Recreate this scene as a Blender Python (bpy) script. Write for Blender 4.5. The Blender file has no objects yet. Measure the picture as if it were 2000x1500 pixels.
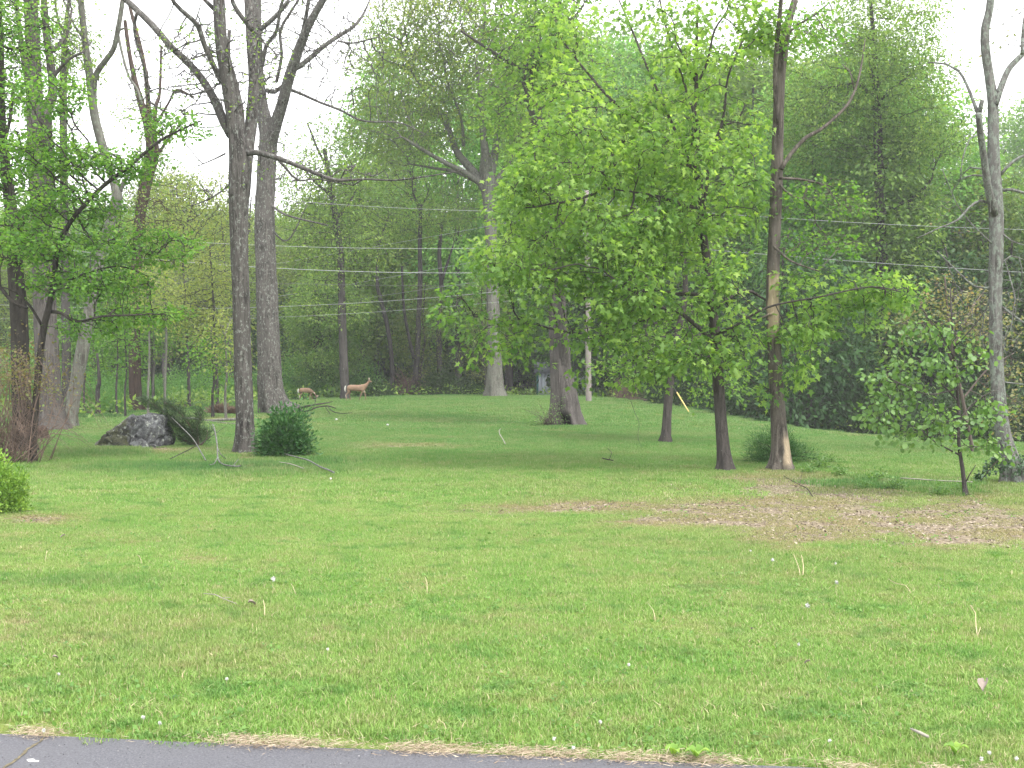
import bpy, bmesh, math, random, time
import numpy as np
from mathutils import Vector, Matrix
T0 = time.time()
rng = np.random.default_rng(7)
random.seed(7)
R = math.radians
SC = bpy.context.scene
COL = SC.collection

# ------------------------------------------------------------------ camera, world, sun, exposure
FPX, CU, CV, CAMH = 2400.0, 1000.0, 750.0, 2.1
PITCH = math.atan(30 / FPX)
cam_d = bpy.data.cameras.new('camera'); cam = bpy.data.objects.new('camera', cam_d); COL.objects.link(cam)
cam.location = (0, 0, CAMH); cam.rotation_euler = (math.pi / 2 - PITCH, 0, 0)
cam_d.sensor_fit = 'HORIZONTAL'; cam_d.sensor_width = 36.0; cam_d.lens = 36.0 * FPX / 2000
cam_d.clip_start = 0.1; cam_d.clip_end = 2000
SC.camera = cam
SUN_EL, SUN_AZ = R(58), R(140)          # high veiled light from behind and right of the viewer
w = bpy.data.worlds.new("World"); SC.world = w; w.use_nodes = True
nt = w.node_tree; bgn = nt.nodes['Background']
sky = nt.nodes.new('ShaderNodeTexSky'); sky.sky_type = 'NISHITA'; sky.sun_disc = False
sky.sun_elevation = SUN_EL; sky.sun_rotation = SUN_AZ; sky.air_density = 1.0; sky.dust_density = 3.0
bw = nt.nodes.new('ShaderNodeRGBToBW'); nt.links.new(sky.outputs[0], bw.inputs[0])
mx = nt.nodes.new('ShaderNodeMix'); mx.data_type = 'RGBA'; mx.inputs[0].default_value = 0.88
nt.links.new(sky.outputs[0], mx.inputs[6]); nt.links.new(bw.outputs[0], mx.inputs[7])
gm = nt.nodes.new('ShaderNodeMix'); gm.data_type = 'RGBA'; gm.inputs[0].default_value = 0.6
nt.links.new(mx.outputs[2], gm.inputs[6]); gm.inputs[7].default_value = (9.0, 8.95, 9.2, 1)   # veiled cloud layer
nt.links.new(gm.outputs[2], bgn.inputs[0]); bgn.inputs[1].default_value = 0.15
sd = bpy.data.lights.new('sun', 'SUN'); sd.energy = 1.5; sd.angle = R(11); sd.color = (1.0, 0.95, 0.86)
sun = bpy.data.objects.new('sun', sd); COL.objects.link(sun)
_sv = Vector((math.sin(SUN_AZ) * math.cos(SUN_EL), math.cos(SUN_AZ) * math.cos(SUN_EL), math.sin(SUN_EL)))
sun.rotation_euler = _sv.to_track_quat('Z', 'Y').to_euler()
vs = SC.view_settings; vs.view_transform = 'Standard'; vs.look = 'None'; vs.gamma = 1.0; vs.use_curve_mapping = False
vs.exposure = 1.56
SC.cycles.max_bounces = 8; SC.cycles.diffuse_bounces = 5; SC.cycles.transmission_bounces = 5; SC.cycles.glossy_bounces = 2
SC.cycles.use_denoising = True
HAZE = .0005

# ------------------------------------------------------------------ geometry of the view
cp, sp_ = math.cos(PITCH), math.sin(PITCH)
def ray(u, v):
    a, b = (u - CU) / FPX, (CV - v) / FPX
    return np.array([a, cp + b * sp_, -sp_ + b * cp])
def W(u, v, Y):
    d = ray(u, v); return np.array([0, 0, CAMH]) + d * (Y / d[1])
def project(x, y, z):
    yy = y * cp - (z - CAMH) * sp_; zz = y * sp_ + (z - CAMH) * cp
    yy = np.maximum(yy, 0.05)
    return CU + FPX * x / yy, CV - FPX * zz / yy
def sstep(x, a, b):
    t = np.clip((x - a) / (b - a), 0, 1); return t * t * (3 - 2 * t)
_lat = np.random.default_rng(3).random((256, 256))
def vnoise(x, y):
    xi = np.floor(x).astype(int); yi = np.floor(y).astype(int); fx = x - xi; fy = y - yi
    fx = fx * fx * (3 - 2 * fx); fy = fy * fy * (3 - 2 * fy)
    g = lambda i, j: _lat[(xi + i) & 255, (yi + j) & 255]
    return (g(0, 0) * (1 - fx) + g(1, 0) * fx) * (1 - fy) + (g(0, 1) * (1 - fx) + g(1, 1) * fx) * fy
def fbm(x, y, o=4):
    s = 0; a = .5; t = 0
    for k in range(o):
        s = s + a * vnoise(x * 2 ** k + 17 * k, y * 2 ** k + 31 * k); t += a; a *= .5
    return s / t
def zg(x, y):
    x = np.asarray(x, float); y = np.asarray(y, float)
    z = 0.38 * sstep(y, 38, 74) * np.exp(-((x + 1) / 14) ** 2)
    z = z - 1.75 * sstep(x, 3, 21) * sstep(y, 27, 66)
    z = z - 0.75 * sstep(y, 77, 91) * np.exp(-((x - 2) / 12) ** 2)
    z = z + 7.5 * sstep(y, 96, 210)
    z = z + 0.05 * (fbm(x / 4.0, y / 4.0, 2) - .5) * sstep(y, 9, 14)
    return z
def G(u, v):
    d = ray(u, v); t = 1.0
    p = np.array([0, 0, CAMH])
    lo, hi = 2.0, None
    Y = 3.0
    while Y < 200:
        q = p + d * (Y / d[1])
        if q[2] < float(zg(q[0], q[1])): hi = Y; break
        Y += 0.5
    if hi is None: hi = 110; 
    lo = hi - .5
    for _ in range(20):
        m = (lo + hi) / 2; q = p + d * (m / d[1])
        if q[2] < float(zg(q[0], q[1])): hi = m
        else: lo = m
    q = p + d * (hi / d[1]); q[2] = float(zg(q[0], q[1])); return q

# ------------------------------------------------------------------ helpers
def mesh_np(name, V, faces, mat=None, parent=None, attrs=None, smooth=False, link=True, mats=None, mi=None):
    """faces: list of int arrays (n,k)"""
    me = bpy.data.meshes.new(name)
    V = np.asarray(V, np.float32); faces = [np.asarray(f, np.int32) for f in faces if len(f)]
    nl = sum(f.size for f in faces); nf = sum(len(f) for f in faces)
    me.vertices.add(len(V)); me.vertices.foreach_set('co', V.ravel())
    me.loops.add(nl); me.polygons.add(nf)
    me.loops.foreach_set('vertex_index', np.concatenate([f.ravel() for f in faces]))
    tot = np.concatenate([np.full(len(f), f.shape[1], np.int32) for f in faces])
    st = np.concatenate([[0], np.cumsum(tot)[:-1]]).astype(np.int32)
    me.polygons.foreach_set('loop_start', st)
    me.update(calc_edges=True)
    if smooth: me.polygons.foreach_set('use_smooth', np.ones(nf, bool))
    for k, a in (attrs or {}).items():
        at = me.attributes.new(k, 'FLOAT', 'POINT'); at.data.foreach_set('value', np.asarray(a, np.float32))
    for m in (mats or ([mat] if mat else [])): me.materials.append(m)
    if mi is not None: me.polygons.foreach_set('material_index', np.asarray(mi, np.int32))
    me.validate() if False else None
    o = bpy.data.objects.new(name, me)
    if link: COL.objects.link(o)
    if parent: o.parent = parent
    return o
def tag(o, label=None, cat=None, group=None, kind=None):
    if label: o['label'] = label
    if cat: o['category'] = cat
    if group: o['group'] = group
    if kind: o['kind'] = kind
    return o
def empty(name, loc, rz=0, **k):
    o = bpy.data.objects.new(name, None); COL.objects.link(o); o.empty_display_size = .2
    o.location = [float(c) for c in loc]; o.rotation_euler = (0, 0, rz); return tag(o, **k)
def copy_tree(o, parent=None):
    c = o.copy(); COL.objects.link(c); c.parent = parent
    for ch in list(o.children): copy_tree(ch, c)
    return c
def norm(a): return a / np.maximum(np.linalg.norm(a, axis=-1, keepdims=True), 1e-9)

def spline(P, step):
    """Catmull-Rom resample of (n,4) points (x,y,z,r)"""
    P = np.asarray(P, float); Q = np.vstack([2 * P[0] - P[1], P, 2 * P[-1] - P[-2]]); out = []
    for i in range(1, len(Q) - 2):
        a, b, c, d = Q[i - 1:i + 3]; n = max(1, int(np.linalg.norm(c[:3] - b[:3]) / step + .5))
        for t in np.arange(n) / n:
            q = .5 * (2 * b + (c - a) * t + (2 * a - 5 * b + 4 * c - d) * t * t + (3 * b - a - 3 * c + d) * t ** 3)
            q[3] = b[3] * (1 - t) + c[3] * t; out.append(q)
    out.append(Q[-2]); return np.array(out)
def tube(P, k=8, rough=0.0, seed=0, cap=True, flare=0.0, base_z=0.0):
    """P (n,4) -> verts, quads, caps"""
    P = np.asarray(P, float); n = len(P); p = P[:, :3]
    t = norm(np.gradient(p, axis=0)); r = np.random.default_rng(seed)
    a = np.cross(t[0], [0, 1, 0.01]); a = a / np.linalg.norm(a); A = []
    for i in range(n):
        a = a - t[i] * np.dot(a, t[i]); a = a / np.linalg.norm(a); A.append(a)
    A = np.array(A); B = np.cross(t, A)
    th = np.arange(k) / k * 2 * np.pi
    rad = np.repeat(P[:, 3:4], k, 1)
    if rough > 0:
        L = np.cumsum(np.r_[0, np.linalg.norm(np.diff(p, axis=0), axis=1)])
        nz = np.zeros((n, k)); ph = r.random(40) * 100
        for q, (m, am) in enumerate(((2, .5), (3, .5), (5, .35), (9, .3))):
            nz += am * np.sin(m * th[None] + ph[q] + 3 * (fbm(L / 1.2 + ph[q + 9], L * 0 + ph[q], 2)[:, None] - .5) * 3)
        nz += (r.random((n, k)) - .5) * .7
        rad = rad * (1 + rough * nz)
        if flare > 0:
            h = np.clip(1 - (p[:, 2] - base_z) / flare, 0, 1)[:, None] ** 2
            rad = rad * (1 + h * (.28 * np.cos(5 * th + ph[20])[None] + .18 * np.cos(3 * th + ph[21])[None]))
    V = p[:, None] + rad[..., None] * (np.cos(th)[None, :, None] * A[:, None] + np.sin(th)[None, :, None] * B[:, None])
    V = V.reshape(-1, 3)
    i = np.arange(n - 1)[:, None] * k; j = np.arange(k)[None]; j2 = (j + 1) % k
    F = np.stack([i + j, i + j2, i + k + j2, i + k + j], -1).reshape(-1, 4)
    if cap:
        V = np.vstack([V, p[0], p[-1]]); c0, c1 = n * k, n * k + 1
        f0 = np.stack([np.full(k, c0), (np.arange(k) + 1) % k, np.arange(k)], 1)
        f1 = np.stack([np.full(k, c1), (n - 1) * k + np.arange(k), (n - 1) * k + (np.arange(k) + 1) % k], 1)
        return V, F, np.vstack([f0, f1])
    return V, F, np.zeros((0, 3), int)
class Acc:
    def __init__(s): s.V = []; s.Q = []; s.T = []; s.n = 0; s.tint = []
    def add(s, V, Q=None, T=None, tint=None):
        V = np.asarray(V, float).reshape(-1, 3)
        if Q is not None and len(Q): s.Q.append(np.asarray(Q) + s.n)
        if T is not None and len(T): s.T.append(np.asarray(T) + s.n)
        s.V.append(V); s.tint.append(np.zeros(len(V)) if tint is None else np.broadcast_to(tint, (len(V),))); s.n += len(V)
        return s
    def tube(s, P, k=6, step=None, tint=None, **kw):
        P = spline(P, step) if step else np.asarray(P, float)
        V, Q, T = tube(P, k, **kw); return s.add(V, Q, T, tint)
    def box(s, lo, hi):
        x0, y0, z0 = lo; x1, y1, z1 = hi
        V = [(x0, y0, z0), (x1, y0, z0), (x1, y1, z0), (x0, y1, z0), (x0, y0, z1), (x1, y0, z1), (x1, y1, z1), (x0, y1, z1)]
        return s.add(V, [(0, 3, 2, 1), (4, 5, 6, 7), (0, 1, 5, 4), (1, 2, 6, 5), (2, 3, 7, 6), (3, 0, 4, 7)])
    def build(s, name, mat, parent=None, off=None, smooth=True, **kw):
        V = np.vstack(s.V)
        if off is not None: V = V - np.asarray(off)
        f = ([np.vstack(s.Q)] if s.Q else []) + ([np.vstack(s.T)] if s.T else [])
        return mesh_np(name, V, f, mat, parent, attrs={'tint': np.concatenate(s.tint)}, smooth=smooth, **kw)

# ------------------------------------------------------------------ materials
def new_mat(name):
    m = bpy.data.materials.new(name); m.use_nodes = True; nt = m.node_tree
    b = nt.nodes['Principled BSDF']; return m, nt, b
def N(nt, t, **k):
    n = nt.nodes.new(t)
    for a, v in k.items(): setattr(n, a, v)
    return n
def ramp(nt, fac, stops, interp='LINEAR'):
    r = N(nt, 'ShaderNodeValToRGB'); r.color_ramp.interpolation = interp; e = r.color_ramp.elements
    while len(e) < len(stops): e.new(.5)
    for i, (p, c) in enumerate(stops):
        e[i].position = p; e[i].color = (*c, 1) if len(c) == 3 else c
    nt.links.new(fac, r.inputs[0]); return r.outputs[0]
def noise(nt, vec, scale, detail=4, rough=.55, dist=0):
    n = N(nt, 'ShaderNodeTexNoise'); n.inputs['Scale'].default_value = scale; n.inputs['Detail'].default_value = detail
    n.inputs['Roughness'].default_value = rough; n.inputs['Distortion'].default_value = dist
    if vec is not None: nt.links.new(vec, n.inputs['Vector'])
    return n.outputs[0]
def mapping(nt, src, scale=(1, 1, 1), loc=(0, 0, 0)):
    m = N(nt, 'ShaderNodeMapping'); m.inputs['Scale'].default_value = scale; m.inputs['Location'].default_value = loc
    nt.links.new(src, m.inputs[0]); return m.outputs[0]
def math_(nt, op, a, b=None, clamp=False):
    m = N(nt, 'ShaderNodeMath', operation=op); m.use_clamp = clamp
    for i, x in enumerate((a, b)):
        if x is None: continue
        if isinstance(x, (int, float)): m.inputs[i].default_value = x
        else: nt.links.new(x, m.inputs[i])
    return m.outputs[0]
def mix(nt, fac, a, b):
    m = N(nt, 'ShaderNodeMix', data_type='RGBA')
    for i, x in ((0, fac), (6, a), (7, b)):
        if isinstance(x, (int, float)): m.inputs[i].default_value = x
        elif isinstance(x, tuple): m.inputs[i].default_value = (*x, 1)
        else: nt.links.new(x, m.inputs[i])
    return m.outputs[2]
def bump(nt, b, h, strength, dist):
    n = N(nt, 'ShaderNodeBump'); n.inputs['Strength'].default_value = strength; n.inputs['Distance'].default_value = dist
    nt.links.new(h, n.inputs['Height']); nt.links.new(n.outputs[0], b.inputs['Normal'])
def attr(nt, name, typ='GEOMETRY', out='Fac'):
    n = N(nt, 'ShaderNodeAttribute', attribute_name=name, attribute_type=typ); return n.outputs[out]

def bark(name, light, dark, lichen=(0.30, 0.34, 0.28), lam=.5, vs_=14, scar=None, crack=1.0, moss=None):
    m, nt, b = new_mat(name); tc = N(nt, 'ShaderNodeTexCoord').outputs['Object']
    b.inputs['Roughness'].default_value = .95; b.inputs['Specular IOR Level'].default_value = .1
    st = mapping(nt, tc, (1, 1, .10))
    n1 = noise(nt, st, vs_, 7, .68, .9); n2 = noise(nt, mapping(nt, tc, (1, 1, .45)), 40, 5, .75)
    h = math_(nt, 'ADD', math_(nt, 'MULTIPLY', n1, .75), math_(nt, 'MULTIPLY', n2, .25))
    c = ramp(nt, h, [(.38, tuple(x * .6 for x in dark)), (.46, dark), (.53, tuple(.6 * x + .3 * y for x, y in zip(light, dark))), (.64, tuple(x * 1.15 for x in light))])
    big = noise(nt, tc, 1.7, 3); c = mix(nt, ramp(nt, big, [(.35, (0, 0, 0)), (.7, (1, 1, 1))]), c, tuple(x * .72 for x in light))
    if lam > 0:
        l = noise(nt, mapping(nt, tc, (1, 1, .6), (3, 7, 1)), 13, 9, .78)
        th = .66 - .16 * lam
        lm = ramp(nt, l, [(th, (0, 0, 0)), (th + .045, (1, 1, 1))])
        c = mix(nt, math_(nt, 'MULTIPLY', lm, .7), c, lichen)
    if moss:
        l = noise(nt, mapping(nt, tc, (1, 1, .4), (9, 2, 4)), 3, 6, .7)
        c = mix(nt, math_(nt, 'MULTIPLY', ramp(nt, l, [(.5, (0, 0, 0)), (.62, (1, 1, 1))]), .75), c, moss)
    if scar:
        a = attr(nt, 'scar'); wn = noise(nt, mapping(nt, tc, (1, 1, .05)), 60, 3)
        c = mix(nt, a, c, ramp(nt, wn, [(.3, scar), (.7, tuple(x * 1.35 for x in scar))]))
    nt.links.new(c, b.inputs['Base Color']); bump(nt, b, h, 1.0 * crack, .07)
    return m
def leafm(name, c0, c1, c2, trans=.45, tcol=(1.45, 1.5, .75), objvar=0, spec=.2):
    ds = lambda q: tuple(x * .89 + .11 * (.3 * q[0] + .6 * q[1] + .1 * q[2]) for x in q)
    m, nt, b = new_mat(name); t = attr(nt, 'tint'); c = ramp(nt, t, [(0, ds(c0)), (.55, ds(c1)), (1, ds(c2))])
    if objvar:
        oi = N(nt, 'ShaderNodeObjectInfo').outputs['Random']
        hs = N(nt, 'ShaderNodeHueSaturation'); nt.links.new(c, hs.inputs['Color'])
        nt.links.new(math_(nt, 'ADD', math_(nt, 'MULTIPLY', oi, .04 * objvar), .5 - .028 * objvar), hs.inputs['Hue'])
        nt.links.new(math_(nt, 'ADD', math_(nt, 'MULTIPLY', oi, .6 * objvar), 1 - .3 * objvar), hs.inputs['Value'])
        c = hs.outputs[0]
    b.inputs['Roughness'].default_value = .5; b.inputs['Specular IOR Level'].default_value = spec
    nt.links.new(c, b.inputs['Base Color'])
    tr = N(nt, 'ShaderNodeBsdfTranslucent')
    mm = N(nt, 'ShaderNodeMix', data_type='RGBA', blend_type='MULTIPLY'); mm.inputs[0].default_value = 1
    nt.links.new(c, mm.inputs[6]); mm.inputs[7].default_value = (*tcol, 1); nt.links.new(mm.outputs[2], tr.inputs[0])
    ms = N(nt, 'ShaderNodeMixShader'); ms.inputs[0].default_value = trans
    nt.links.new(b.outputs[0], ms.inputs[1]); nt.links.new(tr.outputs[0], ms.inputs[2])
    nt.links.new(ms.outputs[0], nt.nodes['Material Output'].inputs[0]); return m
def plain(name, col, rough=.7, var=.25, scale=8, bumpd=0, metal=0):
    m, nt, b = new_mat(name); tc = N(nt, 'ShaderNodeTexCoord').outputs['Object']
    n = noise(nt, tc, scale, 5); b.inputs['Roughness'].default_value = rough; b.inputs['Metallic'].default_value = metal
    nt.links.new(ramp(nt, n, [(.3, tuple(x * (1 - var) for x in col)), (.7, tuple(min(1, x * (1 + var)) for x in col))]), b.inputs['Base Color'])
    if bumpd: bump(nt, b, n, .6, bumpd)
    return m

B_GREY = bark('bark_grey', (0.148, 0.142, 0.135), (0.040, 0.038, 0.037), lam=.5)
B_LICHEN = bark('bark_lichen', (0.134, 0.124, 0.116), (0.033, 0.031, 0.029), (0.263, 0.283, 0.257), lam=.72)
B_OAK = bark('bark_oak', (0.139, 0.126, 0.119), (0.042, 0.038, 0.036), (0.280, 0.280, 0.267), lam=.3, vs_=18)
B_DARK = bark('bark_dark', (0.077, 0.069, 0.062), (0.022, 0.020, 0.019), lam=.15)
B_PALE = bark('bark_pale', (.17, .165, .145), (.07, .065, .058), (.17, .21, .16), lam=.8, vs_=9, crack=.4)
B_RED = bark('bark_red', (.095, .068, .058), (.035, .026, .022), lam=0)
B_MAPLE = bark('bark_maple', (0.094, 0.084, 0.079), (0.038, 0.034, 0.032), lam=.2, vs_=24, crack=.6)
B_SCAR = bark('bark_scarred', (.17, .15, .13), (.05, .044, .038), (.20, .21, .18), lam=.45, scar=(.31, .25, .175))
B_DEAD = bark('bark_dead', (.19, .185, .175), (.07, .066, .062), (.22, .26, .22), lam=1.0)
B_FAR = bark('bark_far', (0.095, 0.088, 0.084), (0.034, 0.032, 0.031), lam=.3)
B_TWIG = plain('twig', (.09, .07, .06), .9)
B_TWIGP = plain('twig_pale', (.24, .22, .19), .9)
B_BRAMBLE = plain('bramble_stem', (.13, .09, .07), .9, .5, 3)
L_MAPLE = leafm('leaf_maple', (.060, .15, .028), (.155, .29, .05), (.31, .45, .085), .55)
L_OAK = leafm('leaf_oak', (.06, .14, .026), (.145, .26, .044), (.30, .40, .07), .45)
L_TREEK = leafm('leaf_upland', (.08, .16, .035), (.16, .25, .05), (.32, .36, .06), .5)
L_BEECH = leafm('leaf_beech', (.045, .14, .018), (.10, .24, .025), (.20, .34, .04), .5)
L_YELLOW = leafm('leaf_yellowgreen', (.12, .17, .04), (.22, .28, .06), (.34, .36, .10), .5)
L_FAR = leafm('leaf_far', (.05, .125, .028), (.12, .26, .048), (.26, .40, .08), .45, objvar=1)
L_FARL = leafm('leaf_far_light', (.085, .16, .035), (.16, .26, .055), (.26, .34, .08), .5, objvar=.7)
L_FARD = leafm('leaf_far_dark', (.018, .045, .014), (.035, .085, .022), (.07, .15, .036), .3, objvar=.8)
L_SAP = leafm('leaf_sapling', (.06, .15, .03), (.11, .23, .045), (.20, .33, .08), .4, spec=.5)
L_YEW = leafm('leaf_yew', (.018, .075, .02), (.04, .13, .032), (.11, .24, .06), .25)
L_JUN = leafm('leaf_juniper', (.03, .06, .028), (.05, .095, .04), (.10, .15, .06), .15)
L_ARB = leafm('leaf_arborvitae', (.07, .17, .02), (.16, .30, .03), (.30, .44, .05), .3)
L_RUST = leafm('leaf_rusty', (.15, .085, .04), (.16, .15, .055), (.15, .24, .055), .4)
L_BRONZE = leafm('leaf_bronze', (.10, .15, .055), (.19, .20, .085), (.30, .21, .10), .4)
L_IVY = leafm('leaf_ivy', (.02, .06, .02), (.035, .09, .03), (.07, .14, .05), .15, spec=.6)

# ------------------------------------------------------------------ trees
def tmpl(kind):
    if kind == 'maple':
        o = [(0, .02), (.27, -.03), (.19, .22), (.55, .42), (.21, .52), (0, 1), (-.21, .52), (-.55, .42), (-.19, .22), (-.27, -.03)]
        V = [(0, .32)] + o; F = [(0, i + 1, (i + 1) % 10 + 1) for i in range(10)]
    elif kind == 'oval':
        V = [(0, 0), (.27, .42), (0, 1), (-.27, .42)]; F = [(0, 1, 2), (0, 2, 3)]
    elif kind == 'round':
        V = [(0, 0), (.33, .2), (.38, .6), (0, 1), (-.38, .6), (-.33, .2)]; F = [(0, 1, 5), (1, 2, 5), (2, 4, 5), (2, 3, 4)]
    elif kind == 'blade':
        V = [(-.022, 0), (.022, 0), (.018, .6), (0, 1)]; F = [(0, 1, 2), (0, 2, 3)]
    elif kind == 'needle':
        V = [(0, 0), (.07, .5), (0, 1), (-.07, .5)]; F = [(0, 1, 2), (0, 2, 3)]
    V = np.array(V, float); z = -.22 * np.abs(V[:, 0]) - .18 * V[:, 1] ** 2
    return np.c_[V, z], np.array(F)
def leaves(anchors, dirs, n, size, spread, shape='oval', droop=.3, flat=.6, up=1.0, rng=rng, tbias=None, out=.5):
    Vt, Ft = tmpl(shape); A = np.repeat(anchors, n, 0); D = np.repeat(norm(dirs), n, 0); M = len(A)
    off = rng.normal(0, 1, (M, 3)) * np.array([1, 1, flat]) * spread
    off = off * np.minimum(1, 2.2 * spread / np.maximum(np.linalg.norm(off, axis=1, keepdims=True), 1e-6))
    pos = A + off
    d = norm(D * out + norm(off) * .8 + rng.normal(0, .45, (M, 3)) + np.array([0, 0, -droop]))
    nrm = rng.normal(0, .5, (M, 3)) + np.array([0, 0, up]); nrm = norm(nrm - d * np.sum(nrm * d, 1, keepdims=True))
    s = np.cross(d, nrm); sz = size * rng.uniform(.5, 1.4, M)[:, None, None]
    V = pos[:, None] + sz * (Vt[None, :, :1] * s[:, None] + Vt[None, :, 1:2] * d[:, None] + Vt[None, :, 2:] * nrm[:, None])
    F = (Ft[None] + (np.arange(M) * len(Vt))[:, None, None]).reshape(-1, 3)
    cl = np.repeat(rng.random(len(anchors)), n); t = .30 * rng.random(M) + .68 * cl
    if tbias is not None: t = t + np.repeat(tbias, n)
    return V.reshape(-1, 3), F, np.repeat(np.clip(t, 0, 1), len(Vt))
def colonize(seeds, at, step, kill, iters, rng, grav=.0, jit=.18):
    P = np.array(seeds, float); par = [-1] * len(P); M = len(at); d = np.full(M, 1e9); near = np.zeros(M, int)
    def upd(i0, Q):
        for s in range(0, len(Q), 400):
            q = Q[s:s + 400]; dd = ((at[:, None] - q[None]) ** 2).sum(2); k = dd.argmin(1); v = np.sqrt(dd[np.arange(M), k])
            m = v < d; d[m] = v[m]; near[m] = k[m] + i0 + s
    upd(0, P); alive = d > kill; stale = np.zeros(M, int)
    for it in range(iters):
        if not alive.any(): break
        idx = near[alive]; vec = norm(at[alive] - P[idx]); un, inv = np.unique(idx, return_inverse=True)
        s = np.zeros((len(un), 3)); np.add.at(s, inv, vec); s = norm(s) + rng.normal(0, jit, s.shape); s[:, 2] += grav
        Q = P[un] + norm(s) * step; n0 = len(P); P = np.vstack([P, Q]); par += list(un); d0 = d.copy(); upd(n0, Q); stale = np.where(d < d0 - step * .05, 0, stale + 1); alive &= (d > kill) & (stale < 4)
    return P, np.array(par)
def prisms(p0, p1, r0, r1, k=5):
    d = norm(p1 - p0); ref = np.where(np.abs(d[:, 2:]) > .9, [[1., 0, 0]], [[0, 0, 1.]]); a = norm(np.cross(d, ref)); b = np.cross(d, a)
    th = np.arange(k) / k * 2 * np.pi; c = (np.cos(th)[None, :, None] * a[:, None] + np.sin(th)[None, :, None] * b[:, None])
    p1 = p1 + d * r1[:, None] * .5
    V = np.concatenate([p0[:, None] + c * r0[:, None, None], p1[:, None] + c * r1[:, None, None]], 1).reshape(-1, 3)
    i = (np.arange(len(p0)) * 2 * k)[:, None]; j = np.arange(k)[None]; j2 = (j + 1) % k
    return V, np.stack([i + j, i + j2, i + k + j2, i + k + j], -1).reshape(-1, 4)
from mathutils import noise as mn
def clumped(P, sc, seed):
    q = P / np.array([sc, sc, sc * (.62 if sc > 1.2 else .42)]) + seed * 3.7
    return np.array([mn.noise(Vector(a)) + .45 * mn.noise(Vector(a * 2.3)) for a in q])
def sample_blobs(blobs, n, rng, clump=0, seed=0, cut=.45):
    if clump:
        P = sample_blobs(blobs, int(n / (1 - cut)), rng); c = clumped(P, clump, seed); return P[c > np.quantile(c, cut)]
    w = np.array([b[6] * (b[3] * b[4] * b[5]) ** .8 for b in blobs]); w /= w.sum(); out = []
    for b, c in zip(blobs, rng.multinomial(n, w)):
        d = norm(rng.normal(size=(c, 3))) * (rng.random((c, 1)) ** (1 / 2.4)); out.append(np.array(b[:3]) + d * np.array(b[3:6]))
    return np.vstack(out)
def tree_core(name, base, trunks, limbs, blobs, barkm, leafmat, nattr=500, step=.35, leaf=None, seed=1, tipr=.008, rcap=.07,
              label=None, cat='tree', group=None, zseed=2.0, sides=20, rough=.05, grav=.02, scar=None, dent=None, kill=None, branchmat=None, per=1.0, clump=0, cut=.42, holes=()):
    r = np.random.default_rng(seed); root = empty(name, base, label=label, cat=cat, group=group); base = np.asarray(base, float)
    seeds = []
    for i, tr in enumerate(trunks + limbs):
        P = spline(tr, .12 if i < len(trunks) else .18)
        big = i < len(trunks); k = sides if big and i == 0 else (12 if P[0, 3] > .06 else 8)
        V, Q, T = tube(P, k, rough=rough if P[0, 3] > .03 else .03, seed=seed * 13 + i, flare=(max(.5, P[0, 3] * 2.6) if i == 0 else 0), base_z=base[2])
        at = {}
        if i == 0 and dent: V, at = dent(V)
        if scar: at = {'scar': scar(V)}
        mesh_np('trunk' if i == 0 else 'limb', V - base, [Q, T], barkm, root, attrs=at, smooth=True)
        seeds.append(P[P[:, 2] > base[2] + zseed][:, :3][::2])
    if blobs:
        seeds = np.vstack(seeds); at = sample_blobs(blobs, nattr, r, clump, seed, cut)
        for a_, b_, c_, d_ in holes:
            u_, v_ = project(at[:, 0], at[:, 1], at[:, 2]); at = at[~((u_ > a_) & (u_ < b_) & (v_ > c_) & (v_ < d_))]
        P, par = colonize(seeds, at, step, kill or step * 1.3, 90, r, grav)
        n0 = len(seeds); n = len(P); rad = np.zeros(n); nch = np.zeros(n, int)
        for i in range(n - 1, n0 - 1, -1):
            rad[i] = tipr if rad[i] == 0 else rad[i] ** (1 / 2.3)
            rad[i] = min(rad[i], rcap); nch[par[i]] += 1
            if par[i] >= n0: rad[par[i]] += rad[i] ** 2.3
        I = np.arange(n0, n); pi = par[I]; r0 = np.where(pi >= n0, rad[pi], rad[I] * 1.2)
        V, Q = prisms(P[pi], P[I], np.minimum(r0, rcap), rad[I], 5)
        o = mesh_np('branches', V - base, [Q], branchmat or barkm, root, smooth=True); o['kind'] = 'stuff'
        if leaf:
            tip = (nch[I] == 0) | (r.random(len(I)) < leaf.get('inner', .35) * (rad[I] < tipr * 2.5))
            J = I[tip]
            if per < 1: J = J[r.random(len(J)) < per]
            bias = leaf.get('toplight', 0) * (P[J, 2] - P[J, 2].mean()) / max(1, P[J, 2].std())  # higher leaves tinted paler, painting light on the crown tops
            kw = {k: v for k, v in leaf.items() if k in ('size', 'spread', 'shape', 'droop', 'flat', 'up', 'out')}
            V, F, t = leaves(P[J], P[J] - P[par[J]], leaf['n'], rng=r, tbias=bias, **kw)
            mesh_np('crown', V - base, [F], leafmat, root, attrs={'tint': t})
            print(name, 'nodes', n - n0, 'anchors', len(J), 'leaf tris', len(F), round(time.time() - T0, 1))
    return root
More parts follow.
